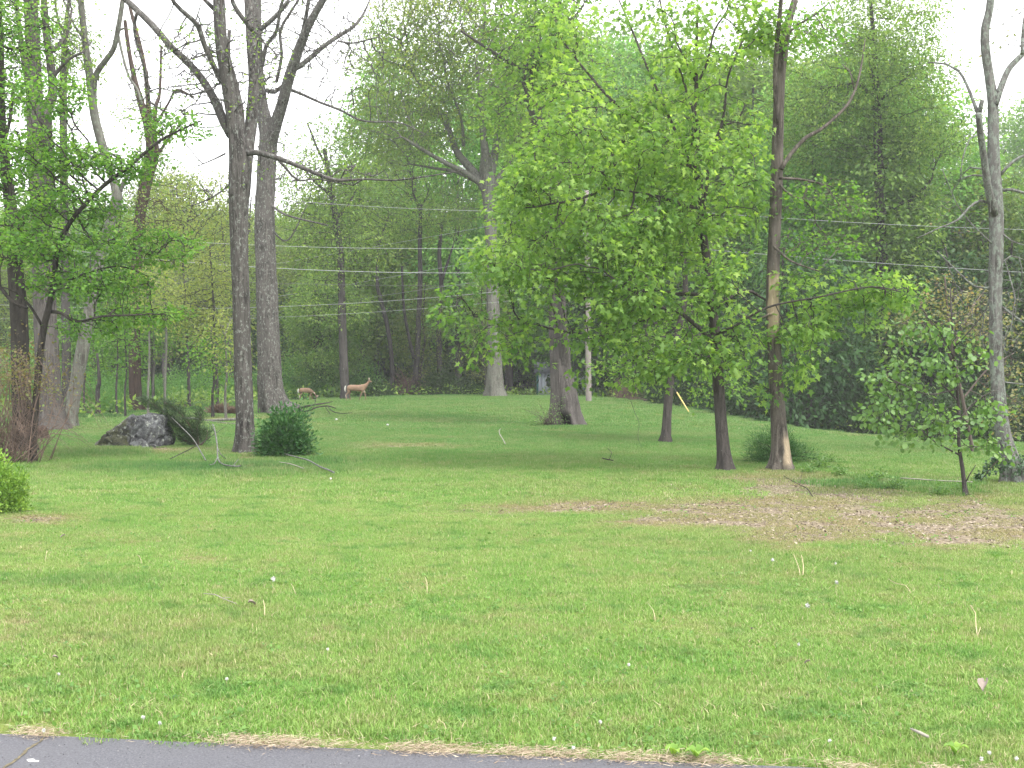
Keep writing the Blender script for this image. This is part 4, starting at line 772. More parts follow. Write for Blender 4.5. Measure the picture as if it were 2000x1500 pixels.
px_tree('dying_tree', 'pale lichen trunk at the right edge with dead grey limbs and ivy at its foot', 22.6,
    [(1982, 948, 64), (1977, 925, 46), (1970, 895, 37), (1962, 860, 31), (1955, 820, 28), (1949, 760, 26), (1946, 700, 25), (1944, 620, 25), (1944, 540, 26), (1946, 470, 27), (1945, 400, 27), (1941, 330, 24), (1940, 260, 22), (1939, 200, 20), (1932, 150, 18), (1924, 95, 17), (1924, 55, 16), (1932, 20, 15), (1938, -40, 14)],
    stems=[[(1944, 420, 18), (1930, 370, 15), (1922, 310, 13), (1915, 260, 12), (1911, 222, 11)], [(1912, 228, 9), (1916, 205, 9), (1919, 195, 8)]],
    limbs=[[(1911, 225, 8), (1902, 200, 7), (1888, 165, 6), (1872, 138, 5), (1848, 125, 4), (1812, 122, 3)], [(1944, 205, 13), (1957, 165, 13), (1970, 135, 12), (1988, 115, 11), (2012, 92, 9)], [(1996, 105, 7), (1998, 60, 6), (2005, 10, 5)],
           [(1955, 340, 7), (1968, 325, 6), (1990, 308, 6), (2015, 300, 5)], [(1957, 372, 7), (1975, 370, 6), (2010, 380, 5)], [(1938, 400, 6), (1915, 392, 5), (1893, 405, 5), (1870, 430, 4), (1835, 445, 3), (1790, 466, 2)],
           [(1926, 345, 4), (1900, 342, 3), (1870, 352, 2)], [(1920, 330, 4), (1895, 327, 3), (1880, 340, 2)], [(1914, 262, 4), (1895, 270, 3), (1880, 310, 2.5), (1876, 350, 2)], [(1942, 480, 4), (1900, 440, 3), (1870, 400, 2), (1840, 330, 1.5)], [(1960, 300, 3), (1965, 292, 2)],
           [(1944, 560, 5), (1905, 560, 4), (1860, 520, 3), (1830, 490, 2)], [(1958, 600, 5), (1985, 620, 4), (2015, 640, 3)], [(1942, 745, 3), (1975, 748, 3), (2010, 752, 2)], [(1950, 520, 4), (1975, 500, 3), (2005, 510, 2)], [(1952, 450, 4), (1975, 470, 3), (2005, 480, 2)]],
    blobs=[(1975, 60, 60, 60, .5, 1, .3), (1940, 620, 90, 90, .2, 1, .25), (1880, 420, 60, 60, .3, 1, .2)],
    bark_=B_DEAD, leafmat=L_BRONZE, nattr=700, step=.2, kill=.2, leaf=dict(n=2, size=.06, spread=.1, shape='round'), seed=58, zseed=4, sides=30, tipr=.004, rcap=.012, per=.4, rough=.04)
# thin stems standing in the back
def pole_tree(label, Y, pts, seed, blobs=(), name='thin_tree', barkm=B_FAR, nattr=160, leafmat=L_OAK, group=None, limbs=(), zs=3):
    px_tree(name, label, Y, pts, limbs=limbs, blobs=blobs, bark_=barkm, leafmat=leafmat, nattr=nattr * 2, step=.3, kill=.27, leaf=dict(n=13, size=.14, spread=.3, shape='oval'), seed=seed, zseed=zs, sides=8, group=group)
pole_tree('thin forked trunk behind the brown thicket, split into a V near the ground', 84, [(808, 770, 12), (815, 690, 11), (818, 620, 10), (821, 540, 9), (820, 470, 8), (822, 400, 6)], 61, [(820, 430, 60, 60, 0, 2.5, 1), (800, 330, 60, 80, 0, 2.5, 1)], limbs=[[(808, 700, 7), (795, 640, 6), (788, 590, 5), (785, 520, 4)]], nattr=300)
pole_tree('thin dark trunk right of the forked one, in front of the bright gaps', 86, [(860, 765, 12), (858, 700, 11), (857, 620, 10), (862, 560, 9), (858, 500, 8), (862, 440, 6)], 62, [(870, 420, 60, 60, 0, 2.5, 1)], nattr=150, limbs=[[(860, 560, 6), (872, 520, 5), (885, 480, 3)]])
pole_tree('bowed slender trunk leaning left above the standing deer', 84, [(768, 760, 9), (764, 690, 8), (755, 630, 8), (742, 580, 8), (737, 550, 7), (740, 480, 5), (760, 420, 3)], 63, [(740, 450, 60, 50, 0, 2, 1)], nattr=150)
pole_tree('dark vine wrapped stub of a trunk left of the straight dark trunk', 82, [(630, 765, 26), (625, 700, 25), (622, 650, 22), (618, 600, 14), (615, 540, 8)], 64, [(612, 600, 40, 70, 0, 1.5, 1)], barkm=B_DARK, nattr=200)
SAPG = 'thin saplings in front of the left wood'
for j, (lab, u, v, top, w_, Y, m_) in enumerate([('whitish sapling stem right in front of the reddish trunk', 290, 812, 560, 5, 50, L_YELLOW), ('thin stem left of the reddish trunk, beside a brown post', 228, 800, 600, 4, 56, L_BEECH),
        ('brownish broken pole standing between the leaning trunk and the reddish trunk', 192, 800, 690, 9, 55, None), ('tall whitish sapling right of the reddish trunk', 323, 796, 540, 5, 58, L_YELLOW), ('slender sapling behind the juniper, right of the tall whitish one', 300, 790, 620, 3.5, 62, L_BEECH),
        ('pale sapling standing over the brown grass tufts', 441, 808, 650, 5, 50, L_YELLOW), ('crooked dark sapling left of the brown grass tufts', 416, 806, 690, 5, 51, L_BEECH), ('thin sapling nearest the vine covered trunk', 165, 800, 640, 4, 56, L_BEECH), ('thin bent sapling between boulder and reddish trunk', 245, 805, 640, 4, 52, L_BEECH)]):
    pole_tree(lab, Y, [(u, v, w_ * 1.3), (u - 1, v - 40, w_), (u + 2, (v + top) / 2, w_ * .85), (u - 2, top, w_ * .5)], 70 + j, [(u, top, 45, 45, 0, 1.2, 1), (u + 10, top + 60, 35, 30, 0, 1, .5)] if m_ else (), name='sapling', leafmat=m_ or L_BEECH, nattr=110, barkm=B_PALE if 'whit' in lab or 'pale' in lab else B_FAR, zs=.7)
for j, (lab, u, Y, blobs) in enumerate([('yellow green young tree behind the reddish trunk, right of it', 370, 66, [(350, 470, 110, 60, 0, 3, 1), (350, 390, 90, 60, 0, 2.5, .9), (430, 400, 50, 70, 0, 2.5, .8), (400, 560, 60, 50, 0, 2.5, .8)]),
        ('yellow green leafy young tree just left of the forked tall trunk', 425, 60, [(400, 640, 60, 40, 0, 2, 1), (370, 600, 70, 40, 0, 2, 1), (420, 540, 40, 50, 0, 2, .6)]),
        ('bright green young tree behind the boulder', 300, 64, [(300, 640, 70, 50, 0, 2, 1), (220, 680, 60, 50, 0, 2, .9), (260, 560, 70, 50, 0, 2, .7)])]):
    pole_tree(lab, Y, [(u, 792, 7), (u - 3, 700, 6), (u - 8, 600, 5), (u - 15, 480, 3)], 90 + j, blobs, name='young_tree', leafmat=(L_YELLOW, L_YELLOW, L_BEECH)[j], nattr=650, zs=1)
print('traced', round(time.time() - T0, 1))

# ------------------------------------------------------------------ near shrubs
def at(u, v): return G(u, v)
b = at(556, 893); shrub('yew_bush', 'dense dark green bush at the right foot of the forked lichen trunk', b, (.78, .55, 1.05), 420, L_YEW, dict(n=22, size=.085, spread=.10, shape='oval', droop=-.35, flat=1, out=.9), 101, B_DARK, nst=60, twig=.005, lean=(.12, 0), shell=.35)
b = at(1480, 905); b = W(1520, 898, 27.5); b[2] = float(zg(b[0], b[1])); shrub('juniper_bush', 'dark spreading bush behind the foot of the scarred trunk', b, (.82, .6, .62), 560, L_YEW, dict(n=16, size=.08, spread=.09, shape='needle', droop=-.35, flat=.8, out=.9), 102, B_DARK, nst=40, twig=.006)
b = at(-6, 1000); shrub('arborvitae_bush', 'bright yellow green bush cut by the left edge of the lawn', b, (.42, .4, .74), 620, L_ARB, dict(n=16, size=.05, spread=.045, shape='oval', droop=-.6, flat=1.2, out=.6), 103, B_TWIG, nst=20, twig=.004)
# leaning juniper behind the boulder
b = W(385, 872, 33.2); b[2] = float(zg(b[0], b[1])); root = empty('leaning_juniper', b, label='toppled dark juniper leaning left over the grey boulder', cat='shrub')
sc_ = 33.2 / FPX; a = Acc(); AN = []; AD = []
r = np.random.default_rng(9)
for pts in ([(390, 868), (360, 838), (330, 812), (300, 790), (280, 780)], [(385, 865), (370, 830), (345, 800), (320, 785)], [(388, 868), (385, 835), (392, 818), (388, 805)], [(392, 870), (402, 858), (406, 846), (404, 840)], [(388, 868), (370, 846), (350, 832), (322, 815)], [(384, 868), (360, 860), (345, 850), (330, 838)]):
    P = []; dd = r.uniform(-.35, .35)
    for i, (u, v) in enumerate(pts): q = W(u, v, 33.2 + dd * i / 3); P.append(np.r_[q - b, .022 * (1 - i / len(pts)) + .004])
    S = spline(P, .07); V, Q, T = tube(S, 6); a.add(V, Q, T); S = S[2:]
    for _ in range(7):
        AN.append(S[:, :3] + r.normal(0, .055, (len(S), 3))); AD.append(np.gradient(S[:, :3], axis=0) + r.normal(0, .02, (len(S), 3)))
a.build('stems', B_BRAMBLE, root)['kind'] = 'stuff'; AN = np.vstack(AN); AD = np.vstack(AD)
V, F, t = leaves(AN, AD, 16, .095, .06, 'needle', droop=-.1, out=1.2, rng=r); mesh_np('foliage', V, [F], L_JUN, root, attrs={'tint': t})
# bare brambles at the left edge
b = at(20, 905); root = empty('bare_bramble', b, label='tangled bare reddish bramble at the left edge with rusty young leaves on top', cat='shrub'); a = Acc(); r = np.random.default_rng(12); tips = []
for j in range(260):
    s = r.normal(0, [.55, .35, 0]) + np.array([-.55, 0, 0]); az = r.uniform(-1.2, 1.2) if r.random() < .65 else r.uniform(0, 6.28); L = r.uniform(1.0, 2.6); h = r.uniform(.5, 2.7) * (1 if r.random() < .6 else .5)
    dx_, dy_ = math.cos(az) * L * .62, math.sin(az) * L * .5; w_ = r.uniform(.004, .009)
    P = [np.r_[s, w_ * 1.3], np.r_[s + [dx_ * .35 + r.normal(0, .12), dy_ * .3, h * .62], w_], np.r_[s + [dx_ * .6, dy_ * .6, h * .95], w_ * .8], np.r_[s + [dx_ * .95, dy_ * .95, h * .8], w_ * .5], np.r_[s + [dx_ * 1.15, dy_ * 1.15, h * .5], w_ * .3]]
    a.tube(P, 4, step=.22); tips.append(P[2][:3]); tips.append(P[3][:3])
a.build('stems', B_BRAMBLE, root)['kind'] = 'stuff'; tips = np.array(tips); tips = tips[tips[:, 2] > 1.55]
tips = np.vstack([tips, tips + r.normal(0, .15, tips.shape), tips + r.normal(0, .25, tips.shape)])
V, F, t = leaves(tips, np.tile([0, 0, 1.], (len(tips), 1)), 5, .055, .16, 'round', rng=r); mesh_np('foliage', V, [F], L_RUST, root, attrs={'tint': t})
# suckers at the foot of the hollow oak and ivy on the right tree
b = W(1068, 838, 43.9); b[2] = float(zg(b[0], b[1])); shrub('sucker_shrub', 'wispy greyish sprouts at the left foot of the hollow oak', b, (.85, .5, .95), 190, L_SAP, dict(n=4, size=.07, spread=.12, shape='oval'), 104, B_TWIG, nst=40, twig=.005)
b = at(1975, 944); root = empty('ivy_plant', b, label='dark ivy climbing round the foot of the pale trunk at right', cat='plant'); r = np.random.default_rng(15)
th = r.uniform(0, 6.28, 150); hz = np.clip(r.normal(.36, .10, 150), .03, .62); rd = .27 - .13 * hz + .04 * r.random(150)
A = np.c_[np.cos(th) * rd - .10 * hz, np.sin(th) * rd, hz]; A2 = np.c_[-.25 - .45 * r.random(110), -.1 + .2 * r.random(110), np.zeros(110)]; A2[:, 2] = np.clip(.5 + (A2[:, 0] + .25) * 1.15, 0.02, 1) + r.normal(0, .03, 110)
V, F, t = leaves(np.vstack([A, A2]), np.vstack([A * [1, 1, 0], A2 * [1, 1, 0]]), 4, .045, .035, 'round', rng=r); mesh_np('foliage', V, [F], L_IVY, root, attrs={'tint': t})
Acc().tube([(-.02, -.2, .55, .012), (-.3, -.12, .42, .01), (-.5, -.05, .15, .009), (-.62, 0, -.02, .008)], 6, step=.1).build('stem', B_TWIG, root)
# weedy plants round the tree feet
WEEDG = 'broad leaved weeds round the right hand tree feet'
wd = None
for j, (u, v, s) in enumerate([(1600, 915, 1), (1640, 930, .9), (1715, 940, 1), (1690, 955, .7), (1750, 955, .8), (1580, 925, .8), (1835, 968, .8), (1875, 960, .6), (1620, 905, .8)]):
    b = at(u, v)
    if wd is None: wd = shrub('weed_plant', 'x', b, (.22, .2, .2), 60, L_SAP, dict(n=5, size=.045, spread=.05, shape='round', droop=-.2), 106, B_TWIG, nst=10, twig=.003, shell=.2, group=WEEDG); o = wd
    else: o = copy_tree(wd)
    o.location = b; o.scale = (s, s, s); o.rotation_euler = (0, 0, j); o['category'] = 'weed'; o['label'] = 'low leafy weed ' + ['right at the foot of the scarred trunk', 'midway from scarred trunk to sapling, left', 'beside the thin white log, upper', 'beside the thin white log, lower', 'under the left end of the thin white log', 'just below the dark bush', 'left of the sapling foot', 'touching the sapling foot', 'on the field side of the scarred trunk'][j]
M_TUSS = plain('tussock', (.13, .085, .06), .9, .4)
for j, (u, v, s, lab) in enumerate([(430, 808, 1, 'brown dead grass tussock under the pale sapling, the bigger one'), (452, 809, .7, 'smaller brown dead grass tussock next to the bigger one'), (1462, 0, 0, '')][:2]):
    b = at(u, v); root = empty('grass_tussock', b, label=lab, cat='grass tussock'); r = np.random.default_rng(j); k = 260; p = r.normal(0, .12, (k, 3)) * [1, 1, 0]
    V, F, t = leaves(p, p + [0, 0, .12], 2, .42, .03, 'needle', droop=-1, out=1.5, rng=r); V[:, 2] = np.maximum(V[:, 2], 0); mesh_np('blades', V * s, [F], M_TUSS, root, attrs={'tint': t * .3})['kind'] = 'stuff'

# ------------------------------------------------------------------ boulder
bm = bmesh.new(); bmesh.ops.create_icosphere(bm, subdivisions=6, radius=1)
D_ = norm(np.array([v.co[:] for v in bm.verts])); Fb = np.array([[v.index for v in f.verts] for f in bm.faces]); bm.free()
planes = [((0.04, 0, 1), .84), ((0.02, -1, .18), .52), ((0, 1, .1), .55), ((1, -.15, .10), .78), ((-.62, -.25, .78), .66), ((-1, 0, .1), 1.0), ((0, 0, -1), .3), ((.5, -.9, .0), .70), ((-.35, -.85, .45), .62), ((.8, 0, .8), 1.08), ((.3, -.5, .9), .87)]
rs = np.full(len(D_), 9.0)
for n_, d_ in planes:
    n_ = np.array(n_) / np.linalg.norm(n_); q = D_ @ n_; rs = np.minimum(rs, np.where(q > 1e-3, d_ / np.maximum(q, 1e-3), 9))
Vb = D_ * rs[:, None]
from mathutils import noise as mn
dsp = np.array([.10 * mn.fractal(Vector(v) * 2.2, 1, 2, 4) + .05 * (mn.voronoi(Vector(v) * 3.4)[0][0]) - .10 * max(0, 1 - 7 * (mn.voronoi(Vector(v) * 2.6)[0][1] - mn.voronoi(Vector(v) * 2.6)[0][0])) for v in Vb])
Vb = Vb + D_ * dsp[:, None]; 
bo = at(262, 873); Vb[:, 0] *= 1.02; 
rm, rnt, rb = new_mat('boulder_stone'); tc = N(rnt, 'ShaderNodeTexCoord').outputs['Object']; rb.inputs['Roughness'].default_value = .95
n1 = noise(rnt, tc, 5, 8, .7); n2 = noise(rnt, mapping(rnt, tc, (1, 1, 1), (4, 4, 4)), 3.2, 6, .75)
c = ramp(rnt, n1, [(.36, (.015, .015, .017)), (.48, (.055, .058, .062)), (.66, (.14, .148, .15))])
sx = N(rnt, 'ShaderNodeSeparateXYZ'); rnt.links.new(tc, sx.inputs[0]); side = math_(rnt, 'ADD', math_(rnt, 'MULTIPLY', sx.outputs[0], -.55), math_(rnt, 'SUBTRACT', n2, .42), True)
mossm = ramp(rnt, side, [(.05, (0, 0, 0)), (.14, (1, 1, 1))]); c = mix(rnt, math_(rnt, 'MULTIPLY', mossm, .9), c, ramp(rnt, noise(rnt, tc, 30, 4), [(.4, (.015, .016, .009)), (.6, (.05, .055, .018))]))
ck = ramp(rnt, noise(rnt, mapping(rnt, tc, (1, 1, 1), (9, 1, 2)), 4.5, 6, .8), [(.42, (1, 1, 1)), (.47, (0, 0, 0))]); c = mix(rnt, math_(rnt, 'MULTIPLY', ck, .9), c, (.018, .018, .02)); c = mix(rnt, math_(rnt, 'MULTIPLY', ramp(rnt, noise(rnt, mapping(rnt, tc, (1, 1, 1), (2, 5, 7)), 7, 7, .75), [(.56, (0, 0, 0)), (.60, (1, 1, 1))]), .8), c, (.26, .28, .25))
rnt.links.new(c, rb.inputs['Base Color']); bump(rnt, rb, n1, .9, .05)
o = mesh_np('boulder', Vb, [Fb], rm, smooth=True); o.location = bo; tag(o, 'grey lichen covered boulder with mossy dark sloping left side', 'boulder')

# ------------------------------------------------------------------ fallen branches, logs, twigs
def branch_thing(name, label, lines, mat, cat='branch', k=6, dY=0, parent_part='twig'):
    """lines: list of [(u, v_ground, height_m, width_px)]; the first is the main stem. Points stand on the ground under (u, v) lifted by height"""
    base = at(lines[0][0][0], lines[0][0][1]); root = None
    for j, L in enumerate(lines):
        P = []
        for (u, v, h, w_) in L:
            q = at(u, v); P.append((q[0], q[1], q[2] + h + (.01 if v > 950 else .03 if 'log' in name else .09), max(.0022, w_ * (.2 if name == 'straw_stalk' else .31) * q[1] / FPX)))
        P = spline(P, .12); V, Q, T = tube(P, k, rough=.08, seed=j)
        if len(lines) == 1:
            o = mesh_np(name, V - base, [Q, T], mat, smooth=True); o.location = base; return tag(o, label, cat)
        if root is None: root = empty(name, base, label=label, cat=cat)
        mesh_np('stem' if j == 0 else parent_part, V - base, [Q, T], mat, root, smooth=True)
    return root
branch_thing('fallen_branch', 'dark forked fallen branch on the grass before the grazing deer', [[(565, 806, 0, 8), (585, 806, .12, 7), (610, 806, .25, 6), (635, 804, .3, 4), (650, 803, .35, 2)], [(590, 808, 0, 4), (604, 808, .05, 5), (620, 808, .2, 4), (640, 808, .25, 4), (656, 808, .15, 3)], [(640, 808, .25, 3), (650, 812, .1, 3), (668, 814, .05, 2), (688, 814, .08, 1.5)], [(636, 808, .2, 2.5), (645, 814, .02, 2)], [(604, 808, .05, 3), (612, 806, .1, 3), (618, 800, .5, 2.5)]], B_DARK)
branch_thing('fallen_branch', 'forked pale fallen branch standing up left of the forked trunk', [[(470, 920, .02, 5), (455, 922, .03, 4), (428, 912, .03, 5), (424, 905, .35, 5), (419, 902, .65, 5), (415, 900, .75, 4)], [(424, 905, .3, 3), (430, 907, .15, 3), (441, 906, .03, 2.5)], [(426, 908, .1, 3), (418, 916, .02, 3), (408, 918, .02, 2)], [(417, 901, .62, 2.5), (405, 902, .85, 1.5)], [(455, 922, .03, 3), (466, 914, .1, 2)]], B_DEAD)
branch_thing('fallen_branch', 'thin grey branch propped against the juniper, pointing up left', [[(402, 907, 0, 4), (392, 900, .12, 4), (376, 890, .33, 4), (350, 885, .62, 3), (335, 882, .78, 2)], [(350, 885, .62, 2), (338, 880, .72, 1.5)]], B_DEAD)
branch_thing('fallen_branch', 'thin dark branch crossing the propped grey one', [[(332, 904, 0, 3), (360, 897, .08, 3), (385, 888, .14, 3), (410, 880, .25, 2), (440, 872, .45, 1.5)]], B_DARK)
branch_thing('fallen_branch', 'long thin fallen branch below the dark bush, pointing right', [[(540, 891, .03, 3), (560, 897, .02, 4), (600, 910, .04, 5), (625, 922, .02, 5), (640, 928, .02, 6), (652, 934, .02, 7)]], B_DEAD)
branch_thing('fallen_branch', 'short thin branch on the grass under the long one', [[(545, 912, .02, 2), (570, 917, .02, 3), (594, 926, .02, 2.5)]], B_TWIGP)
branch_thing('fallen_log', 'whitish log lying on the ground left of the forked trunk', [[(352, 820, 0, 10), (380, 822, .05, 9), (400, 823, .0, 8), (430, 824, .05, 8), (462, 823, .05, 9)], [(410, 824, 0, 5), (440, 828, .0, 5), (466, 830, 0, 5)]], B_PALE, cat='log')
branch_thing('fallen_log', 'thin whitish log lying behind the crooked sapling at right', [[(1758, 940, .03, 4), (1790, 943, .04, 4), (1830, 945, .03, 4), (1900, 948, .03, 5)]], B_TWIGP, cat='log')
branch_thing('twig', 'dark curved twig standing on the worn ground below the scarred trunk', [[(1588, 972, 0, 3), (1576, 962, .06, 3), (1560, 955, .07, 2), (1530, 945, .06, 1.5)], [(1562, 955, .07, 1.5), (1568, 945, .2, 1)]], B_DARK, cat='twig')
branch_thing('twig', 'small dark forked twig on the lawn below the hollow oak', [[(1176, 906, .04, 3), (1186, 908, .03, 4), (1198, 909, .02, 3)], [(1190, 908, .02, 3), (1194, 902, .12, 2), (1187, 893, .12, 2)]], B_DARK, cat='twig')
branch_thing('twig', 'slender white stick standing curved in the lawn near the centre', [[(987, 874, 0, 3), (982, 868, .06, 2.5), (976, 862, .12, 2.5), (975, 858, .17, 2), (978, 856, .2, 2)]], B_TWIGP, cat='twig')
branch_thing('twig', 'thin dark twig hanging down to the grass right of the hollow oak', [[(1253, 880, 0, 1), (1246, 868, .12, 1.3), (1248, 850, .3, 1.3), (1240, 840, .5, 1.6), (1232, 840, .9, 2)]], B_DARK, cat='twig')
branch_thing('stick', 'white peeled stick lying in the near lawn at lower right', [[(1778, 1440, .04, 5), (1795, 1446, .035, 11), (1813, 1453, .03, 10)]], B_TWIGP, cat='stick')
branch_thing('twig', 'pale thin twig with greyish leaves lying in the lawn at left', [[(397, 1172, .05, 2), (420, 1174, .05, 3), (436, 1180, .04, 3), (462, 1188, .03, 2)], [(436, 1180, .05, 2), (450, 1180, .05, 1.5)]], B_TWIGP, cat='twig')
STRAW = plain('straw', (.36, .30, .18), .8, .25)
for j, (lab, L) in enumerate([('long curved straw stalk on the lawn at right, left of the forked one', [[(1735, 1147, .07, 3), (1750, 1158, .08, 3), (1768, 1162, .08, 3), (1779, 1171, .05, 3)]]),
        ('forked whitish stalk standing in the lawn at far right', [[(1909, 1246, .0, 5), (1906, 1235, .05, 5), (1905, 1228, .12, 4), (1895, 1225, .17, 4)], [(1909, 1246, 0, 4), (1915, 1240, .05, 3)]]),
        ('pair of reddish dry stalks standing below the worn ground', [[(1563, 1128, 0, 4), (1560, 1120, .05, 4), (1550, 1112, .15, 3)], [(1568, 1130, 0, 4), (1569, 1118, .07, 4), (1565, 1112, .14, 3)]]),
        ('bent straw stalk in the middle of the near lawn', [[(1280, 1216, 0, 4), (1276, 1206, .05, 3), (1265, 1198, .08, 2)]]),
        ('upright pinkish straw stalk left of centre', [[(834, 1162, 0, 4), (834, 1152, .05, 4), (831, 1150, .1, 3)]]), ('upright pinkish straw stalk at left of the lawn', [[(516, 1212, 0, 4), (517, 1200, .05, 5), (514, 1196, .1, 3)]]),
        ('thin pale stalk right of the round dandelion clock at left', [[(579, 1166, 0, 3), (572, 1158, .05, 2.5), (568, 1152, .05, 2)]]), ('thin straw stalk near the small bare patches at left', [[(278, 1104, 0, 2.5), (272, 1096, .05, 2.5), (268, 1094, .04, 2)]]), ('faint straw stalk left of the small bare patches', [[(88, 1100, 0, 2.5), (91, 1092, .06, 2.5), (92, 1085, .05, 2)]])]):
    branch_thing('straw_stalk', lab, L, STRAW, cat='stalk', k=5, parent_part='stalk')

# ------------------------------------------------------------------ dandelion clocks, clover heads, weeds near the drive
M_PUFF = plain('seed_puff', (.50, .50, .48), .9, .1); M_STEM = plain('flower_stem', (.30, .34, .14), .7); M_PETAL = plain('white_petal', (.48, .48, .46), .6, .06)
def puff(name, label, u, v, stem_h, rad, group, cat, tilt=0):
    b = at(u, v); root = empty(name, b, label=label, cat=cat, group=group); a = Acc().tube([(0, 0, 0, .0022), (tilt * .4, 0, stem_h * .6, .002), (tilt, 0, stem_h, .002)], 5, step=.03); a.build('stem', M_STEM, root)
    r = np.random.default_rng(int(u)); d = norm(r.normal(size=(90, 3))); c = np.array([tilt, 0, stem_h + rad * .5]); V, F, t = leaves(np.tile(c, (90, 1)), d, 1, rad * 1.0, .0001, 'oval', droop=0, out=6, rng=r)
    bm = bmesh.new(); bmesh.ops.create_icosphere(bm, subdivisions=2, radius=rad * .62); Vs = np.array([q.co[:] for q in bm.verts]) + c; Fs = np.array([[q.index for q in f.verts] for f in bm.faces]) + len(V); bm.free()
    mesh_np('seed_head' if 'dandelion' in name else 'flower_head', np.vstack([V, Vs]), [F, Fs], M_PUFF if 'dandelion' in name else M_PETAL, root); return root
DG = 'dandelion clocks in the lawn'
for u, v, h, rd, lab in [(534, 1158, .12, .022, 'round white dandelion clock standing alone left of centre'), (1509, 1118, .12, .019, 'dandelion clock left of the two reddish dry stalks'), (1634, 1160, .10, .019, 'dandelion clock right of the reddish dry stalks'), (1577, 1218, .14, .021, 'tall dandelion clock below the others at right'),
                         (1466, 1118, .22, .010, 'dandelion stalk with a tiny spent white head'), (1640, 1135, .17, .012, 'leaning dandelion stalk with a small white head above the clocks'), (1560, 1270, .04, .012, 'faint low dandelion clock in the lower lawn')]:
    puff('dandelion_clock', lab, u, v, h, rd, DG, 'dandelion', tilt=-.04 if 'leaning' in lab else 0)
CGp = 'white clover heads near the drive'
for u, v, lab in [(115, 1328, 'white clover head alone in the lawn at lower left'), (280, 1415, 'white clover head left of the paired one near the drive'), (312, 1427, 'large white clover head near the drive at left'), (86, 1441, 'white clover head right at the straw edge of the drive'), (443, 1338, 'small white clover head above the drive at left'), (1120, 1476, 'white clover head on the straw edge near the centre'), (1082, 1458, 'clover head in the grass near the centre drive edge'), (1172, 1424, 'pale petal like head standing in the grass right of centre'),
                  (1932, 1486, 'white clover head in the lower right corner, upper one'), (1917, 1498, 'white clover head in the lower right corner, lower one'), (1985, 1498, 'white clover head at the very right edge'), (1228, 1310, 'small white clover head in the mid right lawn'), (640, 1278, 'tiny white clover head in the left lawn'), (1620, 1462, 'small clover head above the drive at right')]:
    puff('clover_flower', lab, u, v + 4, .05, .011, CGp, 'clover')
for j, (u, v, lab) in enumerate([(1315, 1486, 'broad bright leaf of a dock plant beside the drive'), (1360, 1490, 'second dock plant right of the first beside the drive'), (1865, 1482, 'dock plant with a folded leaf near the lower right corner')]):
    b = at(u, v); root = empty('dock_plant', b, label=lab, cat='weed'); r = np.random.default_rng(200 + j)
    for q in range(5):
        az = q * 1.25 + j; L = r.uniform(.05, .085); w_ = .02; c, s = math.cos(az), math.sin(az); S = []
        for t_ in np.linspace(0, 1, 7):
            wd_ = w_ * math.sin(math.pi * min(1, t_ * .95 + .05)) ** .7; rr_ = L * t_; z = .02 + .055 * math.sin(t_ * 2.4)
            for e in (-1, 0, 1): S.append((c * rr_ - s * wd_ * e, s * rr_ + c * wd_ * e, z + .008 * abs(e)))
        Fq = [(3 * i + k_, 3 * i + k_ + 1, 3 * i + k_ + 4, 3 * i + k_ + 3) for i in range(6) for k_ in (0, 1)]
        mesh_np('leaf', S, [Fq], L_ARB, root, attrs={'tint': np.full(len(S), .3 + .1 * q)}, smooth=True)
# curled dead leaves and the white droppings
M_DEADLEAF = plain('dead_leaf', (.24, .20, .17), .8, .3)
for u, v, s, lab in [(1926, 1352, .09, 'large curled grey brown dead leaf in the lawn at lower right'), (1468, 1240, .03, 'small reddish dead leaf in the lawn right of centre'), (126, 1054, .05, 'brown dead leaf in the lawn below the bright bush'), (488, 1188, .06, 'dark dead leaf cluster at the end of the pale twig'), (1581, 1306, .035, 'dark small dead leaf left in the lower right lawn'), (103, 1296, .035, 'dark dead leaf in the lower left lawn')]:
    b = at(u, v); r = np.random.default_rng(int(u)); V = []
    for i_ in range(7):
        for k_ in range(5):
            t_, e = i_ / 6, (k_ - 2) / 2; V.append((s * (t_ - .5) * 1.2, s * .38 * e * math.sin(math.pi * (.08 + .84 * t_)), .045 + s * .35 * e * e + s * .15 * math.sin(4 * t_) + r.normal(0, s * .03)))
    Fq = [(5 * i_ + k_, 5 * i_ + k_ + 1, 5 * i_ + k_ + 6, 5 * i_ + k_ + 5) for i_ in range(6) for k_ in range(4)]
    o = mesh_np('dead_leaf', V, [Fq], M_DEADLEAF, smooth=True); o.location = b; o.rotation_euler = (.2, .3, r.uniform(0, 6)); tag(o, lab, 'leaf')
b = at(64, 1491); a = Acc()
for (x, y, rx, ry) in [(0, 0, .030, .012), (-.018, .022, .022, .011), (.022, -.008, .012, .007)]:
    th = np.arange(18) / 18 * 6.283; rr_ = 1 + .15 * np.sin(3 * th + x * 90) + .1 * np.sin(5 * th)
    Vt = np.c_[x + rx * rr_ * np.cos(th), y + ry * rr_ * np.sin(th), np.full(18, 0.0)]; Vu = Vt.copy(); Vu[:, :2] = (Vu[:, :2] - [x, y]) * .8 + [x, y]; Vu[:, 2] = .003
    V = np.vstack([Vt, Vu, [[x, y, .004]]]); Q = [(i_, (i_ + 1) % 18, 18 + (i_ + 1) % 18, 18 + i_) for i_ in range(18)]; T = [(18 + i_, 18 + (i_ + 1) % 18, 36) for i_ in range(18)]; a.add(V, Q, T)
o = a.build('bird_dropping', M_PETAL, smooth=True); o.location = (b[0], b[1], .0125); tag(o, 'white bird dropping on the asphalt at lower left', 'dropping')
